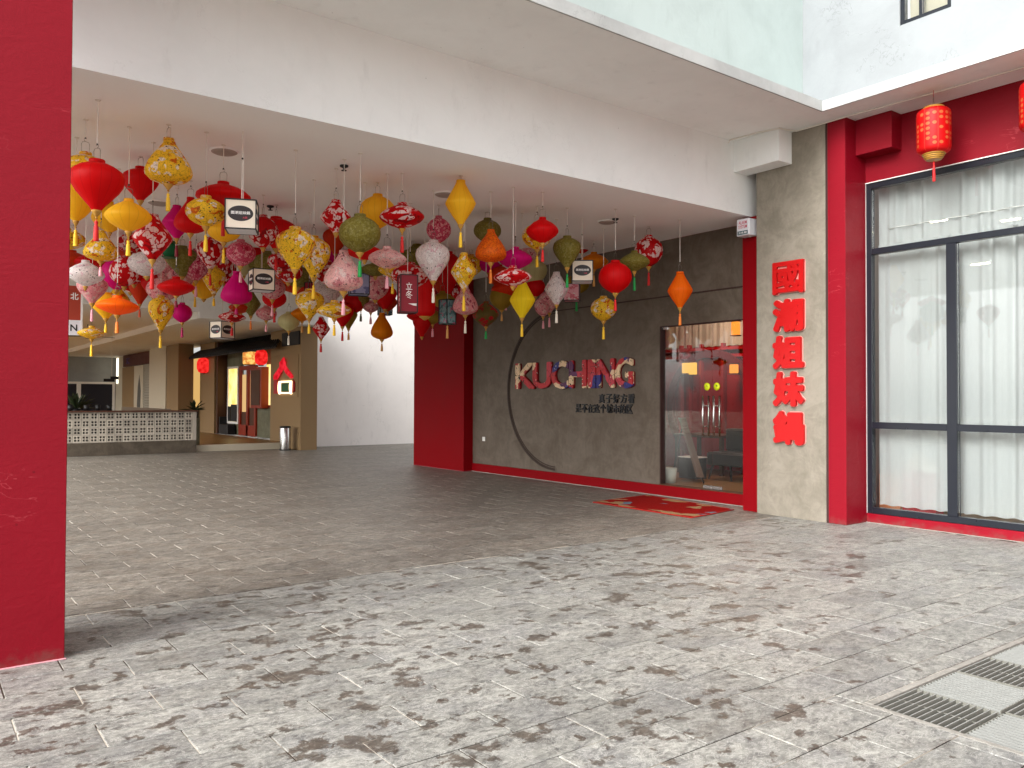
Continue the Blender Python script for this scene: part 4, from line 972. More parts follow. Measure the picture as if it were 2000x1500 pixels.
for i, ch in enumerate('\u662f\u4e0d\u5728\u8fd9\u4e2a\u57ce\u5e02\u7684\u533a'):
    letter('character', ch, 0.138, 0.150, 0.02, m_letter_black, bs, (9.399, 10.57-i*0.155, 1.335), FX, 0.016)
m_pink_edge = paint('clear_pink_edge', lin('f0a49c'), 0.4, 0.02)
ps = thing('pillar_sign', 'vertical row of five thick red characters on the grey pillar', 'sign', (9.0, 6.1, 0.93))
for ch, (z0, z1) in zip('\u570b\u6f6e\u59d0\u59b9\u934b', ((2.85, 3.255), (2.365, 2.775), (1.89, 2.31), (1.415, 1.85), (0.93, 1.35))):
    put('character', fat(ch, 0.45, z1-z0+.01, 0.045, 0.014 if ch == '\u570b' else 0.024), m_letter_red, ps, Vector((8.999, 6.10, (z0+z1)/2))-wloc(ps), FX)
    put('character_backing', fat(ch, 0.462, z1-z0+0.022, 0.010, 0.032), m_pink_edge, ps, Vector((8.9995, 6.10, (z0+z1)/2))-wloc(ps), FX)

sb = thing('siren_box', 'white alarm siren box with red and teal print high on the red jamb', 'alarm box', (9.0, 6.745, 3.68))
MB().box(8.905, 9.078, 6.645, 6.848, 3.682, 3.905, 0.008).build('case', m_siren_face, sb)
MB().box(8.9025, 8.9045, 6.668, 6.83, 3.695, 3.745).build('band', m_siren_band, sb)
letter('print', 'ALARM', 0.13, 0.045, 0.001, m_print_red, sb, (8.9045, 6.748, 3.855), FX, 0.01)
letter('print', 'SYSTEM', 0.135, 0.045, 0.001, m_print_red, sb, (8.9045, 6.748, 3.80), FX, 0.01)
letter('print', '24 HR 888', 0.13, 0.028, 0.001, m_print_white, sb, (8.9022, 6.748, 3.72), FX, 0.01)
MB().tube([(9.0, 6.70, 3.682), (9.0, 6.70, 3.665)], 0.012, 8).build('nozzle', m_trim, sb)

# ------------------------------------------------------------------ door mat
def mat_material():
    n = N('woven_mat'); p = n.pos()
    q = n.vadd(p, n.vmul(n.noise(p, 4.0, 2.0, 0.5, 0, True), (0.2, 0.2, 0)))
    v = n.n('TexVoronoi', Vector=n.vmul(q, (1.6, 1, 1)), Scale=3.2); r = n.n('SeparateColor', Color=v.outputs['Color']).outputs[0]
    c = n.mix(n.math('GREATER_THAN', r, 0.72), lin('860a06'), lin('9a7c58'))
    c = n.mix(n.math('GREATER_THAN', r, 0.90), c, lin('65707c'))
    w = n.noise(p, 140.0, 2.0)
    return n.done(n.bsdf(n.mix(w, scl((1, 1, 1), 0.0), c) if False else c, 0.95, 0.1, n.bump(w, 0.6, 0.006)))
mt = thing('door_mat', 'worn red door mat with tan and blue motifs before the glass door', 'mat', (8.5, 7.75, 0))
MB().prism([(7.93, 6.80), (8.97, 6.95), (9.2, 8.78), (7.96, 8.64)], 0.002, 0.014, 'Z').build('pile', mat_material(), mt)
b = MB()
cs = [(7.93, 6.80), (8.97, 6.95), (9.2, 8.78), (7.96, 8.64)]
b.tube([(x, y, 0.009) for x, y in cs+cs[:1]], 0.009, 5); b.build('hem', paint('mat_hem', lin('9c2218'), 0.9, 0.2), mt)

# ------------------------------------------------------------------ ceiling fittings
for (x, y, r, l) in ((2.515, 8.135, 0.125, 'round ceiling vent above the large flat red disc lantern'),
                     (2.537, 10.80, 0.13, 'round ceiling vent nearest the crimson pillar, above the red floral diamond lantern'),
                     (5.166, 8.224, 0.125, 'round ceiling vent just behind the tall yellow diamond lantern'),
                     (7.752, 8.138, 0.12, 'round ceiling vent nearest the brown cement wall')):
    v = thing('ceiling_vent', l, 'ceiling vent', (x, y, 3.93), 0, 'round ceiling vents')
    put('disc', MB().lathe([(0.001, 0.006), (r*0.8, 0.0), (r, 0.012), (r, 0.03)], 28).local('disc'), paint('vent_paint', lin('a89c94'), 0.6, 0.03) if 'vent_paint' not in bpy.data.materials else bpy.data.materials['vent_paint'], v)
    put('ring', MB().lathe([(r*1.01, 0.0135), (r*1.12, 0.022), (r*1.12, 0.029), (r*1.01, 0.029)], 28, caps=False).local('ring'), m_ceiling, v)
for (x, y, l) in ((3.687, 7.881, 'small black sprinkler head beside the red floral diamond lantern cord'),
                  (3.72, 10.127, 'small black sprinkler head above the plain red balloon lantern'),
                  (7.73, 7.953, 'small black sprinkler head beside the round red lantern cord')):
    v = thing('sprinkler', l, 'sprinkler', (x, y, 3.90), 0, 'black sprinkler heads')
    put('deflector', MB().lathe([(0.002, 0.0), (0.03, 0.003), (0.03, 0.007), (0.002, 0.010)], 14).local('deflector'), m_black, v)
    put('body', MB().lathe([(0.008, 0.0105), (0.013, 0.03), (0.045, 0.045), (0.045, 0.0595)], 14).local('body'), m_black, v)

cb = MB(); cb.tube([(8.60, 6.74, 4.86), (8.60, 6.72, 4.893), (8.64, 6.3, 4.893), (8.69, 6.07, 4.885), (8.70, 6.04, 4.890), (8.82, 6.03, 4.892), (8.975, 5.98, 4.893), (8.985, 5.7, 4.893), (8.985, 5.35, 4.893), (9.02, 4.9, 4.893), (9.06, 4.3, 4.893), (9.08, 3.4, 4.893), (9.08, 1.0, 4.893)], 0.0095, 6)
tag(cb.build('cable', m_cord), 'white cable clipped along the soffit above the grey pillar', 'cable')

# ------------------------------------------------------------------ silk lanterns
PROF = {
 'ball': [(0, .28), (.04, .42), (.12, .68), (.25, .90), (.40, .99), (.5, 1), (.62, .96), (.76, .8), (.88, .54), (.96, .3), (1, .18)],
 'disc': [(0, .22), (.06, .36), (.16, .60), (.3, .84), (.42, .97), (.5, 1), (.58, .97), (.7, .83), (.84, .55), (.94, .28), (1, .14)],
 'dia': [(0, .3), (.05, .35), (.2, .575), (.36, .825), (.46, .965), (.5, 1), (.54, .965), (.66, .79), (.82, .50), (.94, .27), (1, .18)],
 'drop': [(0, .24), (.06, .28), (.2, .46), (.36, .69), (.52, .88), (.66, .98), (.74, 1), (.82, .96), (.9, .8), (.96, .5), (1, .2)],
 'inv': [(0, .3), (.03, .45), (.09, .70), (.18, .92), (.28, .99), (.34, 1), (.46, .95), (.6, .79), (.76, .54), (.92, .28), (1, .18)],
 'cyl': [(0, .5), (.04, .8), (.10, .97), (.16, 1), (.5, 1), (.84, 1), (.9, .97), (.96, .8), (1, .5)],
}
SH = {}
for k, pr in PROF.items():
    SH[k] = MB().lathe([(r, 1-t) for t, r in pr], 32, caps=False, rib=0.03).local('shade_'+k)
CAP = MB().lathe([(.97, 0), (1, .15), (1, .85), (.96, 1.0), (.5, 1.0)], 20, caps=True).local('cap')
BASE = MB().lathe([(1, 1), (1.05, .86), (.9, .7), (.55, .35), (.3, .1), (.12, 0)], 16, caps=True).local('base')
BEAD = MB().lathe([(.1, 1), (.75, .8), (1, .5), (.75, .2), (.1, 0)], 10).local('bead')
TSL = MB().lathe([(.12, 0), (.12, -.10), (.6, -.12), (.72, -.2), (.5, -.27), (.78, -.34), (.9, -.6), (1.0, -.97), (.8, -1.0)], 12, rib=.14).local('tassel')
CORD = MB().tube([(0, 0, 0), (0, 0, 1)], 1.0, 6).local('cord')
_h = MB()
_h.tube([(-.032, 0, -.012), (-.033, 0, .07), (-.026, 0, .088), (0, 0, .094), (.026, 0, .088), (.033, 0, .07), (.032, 0, -.012)], .0022, 5)
_h.tube([(0, 0, .092), (.012, 0, .103), (.011, 0, .118), (0, 0, .124), (-.010, 0, .116)], .0026, 5)
HOOK = _h.local('hanger')
PLATE = MB().lathe([(.022, 0), (.022, .006)], 12).local('ceiling_hook')
ZC = 3.96
for (x, y, z0, z1, r, sh, fab, tas, zt, lab) in LANTERNS:
    t = thing('silk_lantern', lab, 'lantern', (x, y, z1), R_.uniform(0, 6.28), 'silk lanterns hung from the passage ceiling')
    h = z0-z1; mat = FAB[fab]
    put('shade', SH[sh], mat, t, scale=(r, r, h), rot=(R_.uniform(-.03, .03), R_.uniform(-.03, .03), 0))
    cr = PROF[sh][0][1]*r
    put('cap', CAP, mat, t, (0, 0, h-.004), scale=(cr*.98, cr*.98, .03))
    br = PROF[sh][-1][1]*r
    bh = min(.055, .25*(z1-zt))
    put('base', BASE, m_gold, t, (0, 0, -bh), scale=(br*1.02, br*1.02, bh))
    put('hanger', HOOK, m_wire, t, (0, 0, h+.03), (0, 0, R_.uniform(-1, 1)))
    top = h+.03+.12
    if z1+top < ZC-.03:
        put('cord', CORD, m_cord, t, (0, 0, top), scale=(.0042, .0042, ZC-.001-z1-top))
        put('bead', BEAD, m_black, t, (0, 0, top-.004), scale=(.008, .008, .018))
    put('ceiling_hook', PLATE, m_cord, t, (0, 0, ZC-.007-z1))
    if tas:
        tl = z1-bh-zt
        put('tassel_bead', BEAD, m_gold, t, (0, 0, -bh-.016), scale=(.012, .012, .018))
        put('tassel', TSL, TAS[tas], t, (0, 0, -bh-.012), scale=(.0215, .0215, tl-.012))

# ------------------------------------------------------------------ hanging boxes
def facing(px_yaw): return px_yaw
PB = {}
def sign_box(x, y, zt, zb, yaw, lab):
    s = zt-zb; a = .136
    t = thing('sign_box', lab, 'sign box', (x, y, zb), yaw, 'white hanging sign boxes with a black oval')
    if 'frame' not in PB:
        b = MB(); e = .0055
        for sx in (-a, a):
            for sy in (-a, a): b.box(sx-e, sx+e, sy-e, sy+e, 0, .27)
        for z in (0, .27):
            for sgn in (-a, a):
                b.box(-a+e, a-e, sgn-e, sgn+e, z-e, z+e); b.box(sgn-e, sgn+e, -a+e, a-e, z-e, z+e)
        PB['frame'] = b.local('frame')
        b = MB(); b.box(-a+.004, a-.004, -a+.003, a-.003, .004, .266); PB['body'] = b.local('panel')
        b = MB(); b.box(-a+.008, a-.008, -a+.008, a-.008, -.004, .0035); PB['under'] = b.local('underside')
        ov = [(math.cos(2*math.pi*k/40)*.112, math.sin(2*math.pi*k/40)*.072) for k in range(40)]
        PB['oval'] = MB().prism(ov, 0, .0012, 'Z').local('oval')
    k = s/.27
    put('frame', PB['frame'], m_black, t, scale=(k, k, k)); put('panel', PB['body'], m_offwhite, t, scale=(k, k, k))
    put('underside', PB['under'], m_underside, t, scale=(k, k, k))
    for (nx, ny, rz) in ((0, -1, 0), (-1, 0, -math.pi/2), (1, 0, math.pi/2), (0, 1, math.pi)):
        q = (a-.0025)*k
        o = put('oval', PB['oval'], m_print_dark, t, (nx*q, ny*q, .140*k), (math.pi/2, 0, rz), (k, k, k))
        put('print', glyph('\u570b\u6f6e\u59d0\u59b9\u934b', .168, .030, .0006, .015), m_print_white, o, (0, .006, .0014))
        put('print', glyph('\u706b\u934b', .040, .021, .0006, .01), m_print_red, o, (.038, -.038, .0014))
    put('cord', CORD, m_cord, t, (-.004, 0, .27*k), scale=(.004, .004, ZC-.001-zb-.27*k))
    put('cord', CORD, m_cord, t, (.008, 0, .27*k), scale=(.003, .003, ZC-.001-zb-.27*k))
    put('knot', BEAD, m_black, t, (0, 0, (.27*k+(ZC-zb-.27*k)*.6)), scale=(.010, .010, .022))
    return t
sign_box(2.467, 7.438, 3.297, 3.032, -math.radians(24), 'largest white sign box, hung in front of the flat red disc lantern')
sign_box(3.651, 10.23, 3.137, 2.87, -math.radians(7), 'white sign box showing its left side, hung above the pink teardrop lantern')
sign_box(4.162, 13.48, 2.741, 2.471, math.radians(24), 'lowest white sign box, hung before the black awning')
sign_box(6.613, 12.75, 3.418, 3.160, math.radians(8), 'small dim white sign box left of the dark red poster box')
sign_box(7.332, 8.186, 3.354, 3.080, -math.radians(40), 'rightmost white sign box, hung near the round red lantern')
sign_box(3.445, 13.87, 3.572, 3.31, -math.radians(16), 'white sign box half hidden above the flat red disc lantern')
def paper_mat(name, c0, c1, c2, sc=9.0):
    n = N(name); p = n.objc()
    q = n.vadd(p, n.vmul(n.noise(p, 8.0, 2.0, 0.5, 0, True), (.05, .05, .05)))
    v = n.noise(q, sc, 3.0, .55, .8); w = n.noise(n.vadd(q, (3, 1, 2)), sc*1.4, 3.0, .55, .5)
    c = n.mix(n.step(v, .5, .54), c0, c1); c = n.mix(n.step(w, .60, .63), c, c2)
    return n.done(n.bsdf(c, .6, .3))
def box_lantern(x, y, zt, zb, yaw, w, lab, mat, fmat, tassel=None):
    h = zt-zb; a = w/2; e = .006
    t = thing('box_lantern', lab, 'lantern', (x, y, zb), yaw)
    put('panel', MB().box(-a+.004, a-.004, -a+.004, a-.004, .004, h-.004).local('panel'), mat, t)
    b = MB()
    for sx in (-a, a):
        for sy in (-a, a): b.box(sx-e, sx+e, sy-e, sy+e, 0, h)
    for z in (0, h):
        for g_ in (-a, a): b.box(-a+e, a-e, g_-e, g_+e, z-e, z+e); b.box(g_-e, g_+e, -a+e, a-e, z-e, z+e)
    put('frame', b.local('frame'), fmat, t)
    put('cord', CORD, m_cord, t, (0, 0, h), scale=(.004, .004, ZC-.001-zt))
    if tassel:
        put('tassel', TSL, TAS[tassel], t, (0, 0, -.004), scale=(.02, .02, .2))
    return t
m_poster = paint('wine_red_paper', lin('8d2230'), .6, .06, 5, .05, 40, .3, True)
lb = box_lantern(4.756, 8.404, 2.95, 2.512, -math.radians(18), .20, 'tall wine red paper box lantern with white winter characters', m_poster, paint('dark_red_frame', lin('3a0c10'), .5, .05))
q = .1-.0035
put('print', glyph('\u7acb', .075, .085, .0008, .008), m_print_white, lb, (.0, -q, .305), FY)
put('print', glyph('\u51ac', .080, .095, .0008, .008), m_print_white, lb, (.0, -q, .205), FY)
put('print', MB().prism([(-.01, .10), (.09, .105), (.09, .075), (.05, .08)], 0, .0008, 'Z').local('print'), m_print_white, lb, (0, -q, 0), FY)
for i, ch in enumerate('\u6c34\u59cb\u51b0\u5730\u59cb\u51bb'):
    put('print', glyph(ch, .042, .045, .0008, .008), m_print_white, lb, (-q, .0, .385-i*.058), FX)
box_lantern(5.054, 10.30, 3.226, 2.939, -math.radians(20), .26, 'lilac printed paper box lantern behind the pale pink teardrop lantern', paper_mat('lilac_print', lin('8e8fb0'), lin('5a5d86'), lin('b9b2c6'), 7), m_black)
box_lantern(6.155, 9.73, 2.896, 2.554, -math.radians(-10), .17, 'blue green paper box lantern painted with pink flowers', paper_mat('blue_flower_print', lin('7fa3a6'), lin('4d7a80'), lin('b05a78'), 12), m_black, 'tan')
box_lantern(8.225, 9.419, 3.262, 3.008, -math.radians(45), .24, 'pink printed box lantern below the rightmost white sign box', paper_mat('pink_print', lin('d89aa4'), lin('c0606e'), lin('cfc6c0'), 10), m_black)
box_lantern(6.393, 12.05, 3.102, 2.888, -math.radians(15), .20, 'small pale blue box lantern above the amber teardrop lantern', paper_mat('pale_blue_print', lin('a9bcc4'), lin('4f6c7c'), lin('d8dcd8'), 10), m_black, 'red')
box_lantern(4.78, 11.38, 3.208, 3.064, 0.2, .095, 'tiny red square box lantern between the yellow floral balloon lanterns', m_poster, m_black)
g = thing('green_lantern', 'small green palace lantern with flat foot behind the magenta diamond lantern', 'lantern', (2.854, 11.568, 3.394))
m_gsilk = fabric('green_silk', lin('2f8a58'))
put('shade', MB().lathe([(.06, .20), (.085, .18), (.085, .04), (.06, .02)], 6).local('shade'), m_gsilk, g)
put('foot', MB().lathe([(.12, 0), (.12, .012), (.06, .019)], 6).local('foot'), m_green, g)
put('cap', MB().lathe([(.10, .201), (.12, .215), (.03, .24)], 6).local('cap'), m_green, g)
put('cord', CORD, m_cord, g, (0, 0, .24), scale=(.004, .004, ZC-.001-3.394-.24))

# hanging direction board, partly behind the crimson pillar
nb = thing('direction_board', 'red and white hanging board with a north character beside the crimson pillar', 'sign', (2.02, 14.75, 2.50), math.radians(-8))
put('board', MB().box(-.55, .255, -.03, .03, .245, .80).local('board'), paint('brick_red_board', lin('a83a26'), .5, .05), nb)
put('board', MB().box(-.55, .255, -.03, .03, 0, .243).local('board'), m_underside, nb)
put('edge', MB().box(.2555, .285, -.035, .035, -.004, .804).local('edge'), m_trim, nb)
put('print', glyph('\u5317', .115, .115, .001, .02), m_print_white, nb, (.165, -.0315, .63), FY)
put('print', glyph('N', .10, .105, .001, .02), m_black, nb, (.160, -.0315, .12), FY)
put('cord', CORD, m_cord, nb, (.1, 0, .80), scale=(.006, .006, .655)); put('cord', CORD, m_cord, nb, (-.4, 0, .80), scale=(.006, .006, .655))

# two red drum lanterns under the soffit by the window
def drum_mat():
    n = N('red_drum_silk'); o = n.objc()
    v = n.n('SeparateXYZ', Vector=o); an = n.math('ARCTAN2', v.outputs[1], v.outputs[0])
    u = n.math('FRACT', n.math('MULTIPLY', an, 16/6.2832)); w = n.math('FRACT', n.math('MULTIPLY', v.outputs[2], 9.0))
    d = n.math('SQRT', n.math('ADD', n.math('POWER', n.math('SUBTRACT', u, .5), 2.0), n.math('POWER', n.math('SUBTRACT', w, .5), 2.0)))
    cell = n.n('CombineXYZ', X=n.math('FLOOR', n.math('MULTIPLY', an, 16/6.2832)), Y=n.math('FLOOR', n.math('MULTIPLY', v.outputs[2], 9.0)), Z=0.3).outputs[0]
    rv = n.n('TexWhiteNoise', Vector=cell).outputs['Value']
    band = n.math('MULTIPLY', n.step(v.outputs[2], .10, .14), n.step(v.outputs[2], .92, .88))
    mk = n.math('MULTIPLY', n.math('MULTIPLY', n.step(d, n_a, n_b) if False else n.step(d, .36, .28), n.math('GREATER_THAN', rv, .35)), band)
    rib = n.step(n.math('ABSOLUTE', n.math('SUBTRACT', n.math('FRACT', n.math('MULTIPLY', an, 8/6.2832)), .5)), .03, .015)
    c = n.mix(n.math('MULTIPLY', mk, .55), lin('d40408'), lin('e09050')); c = n.mix(n.math('MULTIPLY', rib, .4), c, lin('f06a50'))
    b = n.bsdf(c, .5, .4); t = n.n('BsdfTranslucent'); n.L(c, t.inputs['Color'])
    return n.done(n.n('MixShader', Fac=.42, i1=b, i2=t.outputs[0]).outputs[0])
m_drum = drum_mat()
for (x, y, lab) in ((9.0, 4.287, 'red drum lantern with gold dots hanging above the window corner'),
                    (9.02, 3.26, 'second red drum lantern cut by the right edge of the view')):
    t = thing('drum_lantern', lab, 'lantern', (x, y, 4.20), .3, 'red drum lanterns under the soffit')
    put('shade', MB().lathe([(.62, 1), (.82, .985), (.96, .94), (1, .88), (1, .12), (.96, .06), (.82, .015), (.62, 0)], 32, caps=False, rib=.03).local('shade'), m_drum, t, scale=(.175, .175, .49))
    b = MB()
    for (z, r) in ((-.006, .118), (-.024, .108), (-.042, .098), (-.058, .084)): b.lathe([(r-.004, z-.008), (r, z-.004), (r, z+.004), (r-.004, z+.008)], 24, caps=True)
    put('bottom_rings', b.local('bottom_rings'), m_gold, t)
    b = MB()
    for (z, r) in ((.498, .115), (.512, .105)): b.lathe([(r-.004, z-.006), (r, z-.003), (r, z+.003), (r-.004, z+.006)], 24, caps=True)
    put('top_rings', b.local('top_rings'), m_gold, t)
    put('hanger', MB().tube([(-.06, 0, .515), (0, 0, .63), (.06, 0, .515)], .002, 5).local('hanger'), m_wire, t)
    put('cord', CORD, m_letter_red, t, (0, 0, .63), scale=(.003, .003, .072))
    put('tassel', TSL, TAS['red'], t, (0, 0, -.055), scale=(.016, .016, .25))

# ------------------------------------------------------------------ far end of the passage
b = MB(); b.box(6.05, 9.6, 21.5, 46.0, 3.55, 4.25); o = b.build('lower_ceiling', m_soffit); tag(o, kind='structure')
b = MB(); b.box(-1.0, 6.049, 21.501, 46.0, 3.72, 4.25); o = b.build('side_ceiling', m_ceiling); tag(o, kind='structure')
MB().box(6.035, 6.052, 21.6, 45.9, 3.545, 3.7195).build('ceiling_edge', m_trim, o)
o = MB().box(9.56, 14.5, 23.45, 23.7, 0, 8.0).build('white_wall', plaster('white_wall_paint', lin('eee9e4'), 0.04)); tag(o, 'plain white wall between the brown pillar and dark red column', 'wall')
o = MB().box(-2.0, 9.6, 46.0, 46.2, 0, 4.2).build('end_wall', m_white_ext); tag(o, 'white end wall far behind the breeze block screen', 'wall')
dd = thing('dark_doors', 'dark navy double doors in white frame on the far end wall', 'door', (7.6, 46.0, 0))
MB().box(6.0, 6.95, 45.9, 45.98, 0, 2.17).build('leaf', m_navy, dd); MB().box(7.15, 8.6, 45.9, 45.98, 0, 2.17).build('leaf', m_navy, dd)
b = MB(); b.box(6.951, 7.149, 45.88, 45.98, 0, 2.17); b.box(8.601, 8.72, 45.88, 45.98, 0, 2.17); b.box(5.9, 8.72, 45.88, 45.98, 2.171, 2.28); b.build('frame', m_trim, dd)

plat = MB().box(-3, 9.095, 23.08, 46, 0.0, 0.182).build('platform', paint('brown_floor_tile', lin('7c5a2c'), .35, .2, 2.5, .1)); tag(plat, kind='structure')
MB().box(6.40, 9.09, 23.05, 23.079, 0.0, 0.186, .003).build('step_face', m_greywall, plat)

bw = thing('block_screen', 'low breeze block screen wall with square holes and timber top', 'wall', (4.0, 22.95, 0))
MB().box(-2.2, 6.40, 22.88, 23.04, 0, 0.335, .004).build('base', m_base_cement, bw)
MB().box(-2.2, 6.44, 22.86, 23.12, 1.112, 1.15, .004).build('timber_top', paint('red_brown_timber', lin('5c3a2c'), .55, .15, 8), bw)
MB().box(6.30, 6.40, 22.90, 23.02, .3355, 1.1115).build('end_post', m_block, bw)
def block_mesh(w=.188, h=.19, d=.09, b_=.036):
    hs = .050; xs = [-w/2, -.062, -.062+hs, .062-hs, .062, w/2]; zs = [-h/2, -.062, -.062+hs, .062-hs, .062, h/2]
    mb = MB(); hole = {(1, 1), (3, 1), (1, 3), (3, 3)}
    for y in (0, d):
        for i in range(5):
            for k in range(5):
                if (i, k) in hole: continue
                mb.add([(xs[i], y, zs[k]), (xs[i+1], y, zs[k]), (xs[i+1], y, zs[k+1]), (xs[i], y, zs[k+1])], [(0, 1, 2, 3) if y == 0 else (3, 2, 1, 0)])
    for (i, k) in hole:
        a, c, e, f = xs[i], xs[i+1], zs[k], zs[k+1]
        mb.add([(a, 0, e), (c, 0, e), (c, 0, f), (a, 0, f), (a, d, e), (c, d, e), (c, d, f), (a, d, f)], [(0, 4, 5, 1), (1, 5, 6, 2), (2, 6, 7, 3), (3, 7, 4, 0)])
    mb.add([(xs[0], 0, zs[0]), (xs[5], 0, zs[0]), (xs[5], 0, zs[5]), (xs[0], 0, zs[5]), (xs[0], d, zs[0]), (xs[5], d, zs[0]), (xs[5], d, zs[5]), (xs[0], d, zs[5])], [(0, 1, 5, 4), (1, 2, 6, 5), (2, 3, 7, 6), (3, 0, 4, 7)])
    return mb.mesh('breeze_block')
bm_ = block_mesh()
tones = [paint('breeze_block_%s' % w, scl(lin('c4bbac'), k), .75, .12, 3, .4, 40) for w, k in (('pale', 1.08), ('mid', .92), ('dull', .76))]
for i in range(17):
    for k in range(4):
        x = 6.203-i*.1935
        put('breeze_block', bm_, tones[R_.choice((0, 1, 1, 2))], bw, Vector((x, 22.915+R_.uniform(-.003, .003), .433+k*.1940))-wloc(bw), (0, R_.uniform(-.008, .008), 0))
MB().box(-2.2, 6.29, 23.012, 23.04, .336, 1.1115).build('hole_shade_sheet', m_sofa, bw)  # dark sheet added behind the blocks so their holes look shaded
MB().box(-2.2, 3.005, 22.93, 23.0, .3356, 1.1115).build('plain_panel', m_block, bw)

# brown shopfront
bp = thing('brown_pillar', 'plain brown pillar at the corner before the white wall', 'pillar', (9.3, 22.5, 0))
MB().box(9.05, 9.55, 22.1, 23.44, 0, 3.548, .004).build('shaft', m_brown_wall, bp)
sf = thing('tea_house', 'brown shopfront with black awning and lit yellow windows at the far end', 'shop', (9.5, 28, 0))
MB().box(9.1, 9.6, 23.445, 24.62, 0, 3.54).build('wall', m_brown_wall, sf)
b = MB(); b.box(9.082, 9.0985, 23.446, 24.30, 1.52, 2.76, .003); b.build('sign_panel', m_brown_wall, sf)
b = MB(); b.box(9.034, 9.0495, 22.27, 23.43, 1.52, 2.76, .003); b.build('sign_panel', m_brown_wall, sf)
b = MB(); b.box(9.5, 9.6, 24.621, 28.75, 2.65, 3.54); b.box(9.5, 9.6, 28.6, 30.1, .18, 2.649) ; b.box(9.499, 9.6, 28.751, 33.5, 2.65, 3.54); b.build('wall', m_green_grey, sf)
b = MB(); b.box(9.48, 9.6, 24.621, 26.85, .18, 1.18); b.build('low_wall', m_green_grey, sf)
w1 = MB().box(9.47, 9.58, 24.621, 26.0, 1.185, 2.645).build('window', m_red_door, sf)
MB().box(9.455, 9.469, 24.75, 25.95, 1.26, 2.58).build('pane', m_warm_glow, w1)
w2 = MB(); 
for (y0, y1, z0, z1) in ((28.76, 28.84, .56, 2.62), (29.86, 29.95, .56, 2.62), (28.841, 29.859, .56, .64), (28.841, 29.859, 2.54, 2.62)): w2.box(9.45, 9.499, y0, y1, z0, z1)
w2 = w2.build('window', m_trim, sf)
MB().box(9.47, 9.49, 28.84, 29.86, .64, 2.54).build('pane', m_warm_glow, w2)
MB().box(9.44, 9.465, 28.86, 29.5, .645, 1.25).build('chair_back', m_black, w2)
MB().box(9.44, 9.465, 29.55, 29.84, .645, 1.18).build('chair_back', m_black, w2)
dr = MB()
for (y0, y1, z0, z1) in ((26.86, 27.02, .185, 2.6), (28.42, 28.59, .185, 2.6), (27.62, 27.80, .185, 2.45), (27.021, 28.419, 2.45, 2.6), (27.021, 28.419, .185, .55)): dr.box(9.42, 9.5, y0, y1, z0, z1)
dr = dr.build('door', m_red_door, sf)
MB().box(9.47, 9.485, 27.02, 27.62, .551, 1.15).build('panel', m_brown_dark, dr); MB().box(9.47, 9.485, 27.80, 28.42, .551, 1.0).build('panel', m_brown_dark, dr)
MB().box(9.47, 9.485, 27.10, 27.55, 1.151, 2.3).build('pane', emit('dim_lit_pane', (1.0, .62, .26), .30), dr)
MB().box(9.47, 9.485, 27.90, 28.36, 1.001, 2.3).build('pane', bpy.data.materials['dim_lit_pane'], dr)
MB().box(9.15, 9.6, 30.1, 30.25, .18, 3.5).build('wall', m_brown_dark, sf)
MB().box(9.85, 9.95, 29.95, 32, .18, 3.5).build('recess_panel', m_brown_dark, sf)
MB().box(9.105, 9.6, 30.35, 32.15, .18, 3.54).build('pier', m_brown_wall, sf)
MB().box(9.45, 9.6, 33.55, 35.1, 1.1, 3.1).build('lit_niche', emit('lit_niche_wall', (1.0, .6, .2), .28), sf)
MB().box(9.5, 9.62, 32.15, 36, .18, 1.1).build('wall', m_green_grey, sf)
MB().box(8.9, 9.05, 33.9, 37.5, .18, 3.15).build('grey_panel', m_greywall, sf)
aw = MB(); vs = [(8.72, 23.2, 2.955), (8.72, 33.1, 2.955), (9.52, 33.1-1.2, 3.5), (9.52, 24.64, 3.5), (8.72, 23.2, 3.0), (8.72, 33.1, 3.0), (9.52, 31.9, 3.545), (9.52, 24.64, 3.545)]
aw.add(vs, [(0, 1, 2, 3), (4, 7, 6, 5), (0, 4, 5, 1), (1, 5, 6, 2), (2, 6, 7, 3), (3, 7, 4, 0)])
awn = aw.build('awning', paint('black_roof_tile', lin('1a181a'), .6, .1), sf)
b = MB()
for k in range(48):
    y = 23.4+k*.2; yt = 24.7+k*.148
    b.tube([(8.72, y, 3.01), (9.5, yt, 3.55)], .035, 5)
b.build('tile_rib', bpy.data.materials['black_roof_tile'], awn)
MB().box(8.995, 9.049, 22.15, 23.44, 3.03, 3.42).build('awning_fascia', bpy.data.materials['black_roof_tile'], sf)
pb = thing('red_post_box', 'tall dark red wooden cabinet fixed beside the shop door', 'cabinet', (9.35, 26.1, 1.15))
MB().box(9.2, 9.46, 25.75, 26.75, 1.15, 2.5, .01).build('body', m_red_door, pb); MB().box(9.19, 9.199, 25.85, 26.65, 1.25, 2.4).build('front', m_brown_dark, pb)
ns = thing('neon_sign', 'red neon sign of a roof over a glowing drum on the brown wall', 'sign', (9.02, 23.0, 1.6))
X0 = 8.99
def flat(poly, name, mat, x0=X0, t=.035):
    poly = [(22.45+(y-22.38)*1.58, z) for y, z in poly]
    return MB().prism(poly, x0, x0+t, 'X').build(name, mat, ns)
flat([(23.42, 2.05), (23.42, 2.18), (23.02, 2.50), (22.88, 2.55), (22.80, 2.42), (22.52, 2.18), (22.45, 2.10), (22.55, 2.06), (22.80, 2.22), (22.92, 2.36), (23.10, 2.22), (23.25, 2.05)], 'roof', m_neon_red)
flat([(23.05, 2.35), (23.06, 2.55), (22.86, 2.70), (22.78, 2.52), (22.86, 2.36)], 'knot', m_neon_red, X0-.036)
flat([(23.40, 1.62), (23.40, 2.04), (23.22, 2.04), (23.22, 1.62)], 'side', m_letter_red)
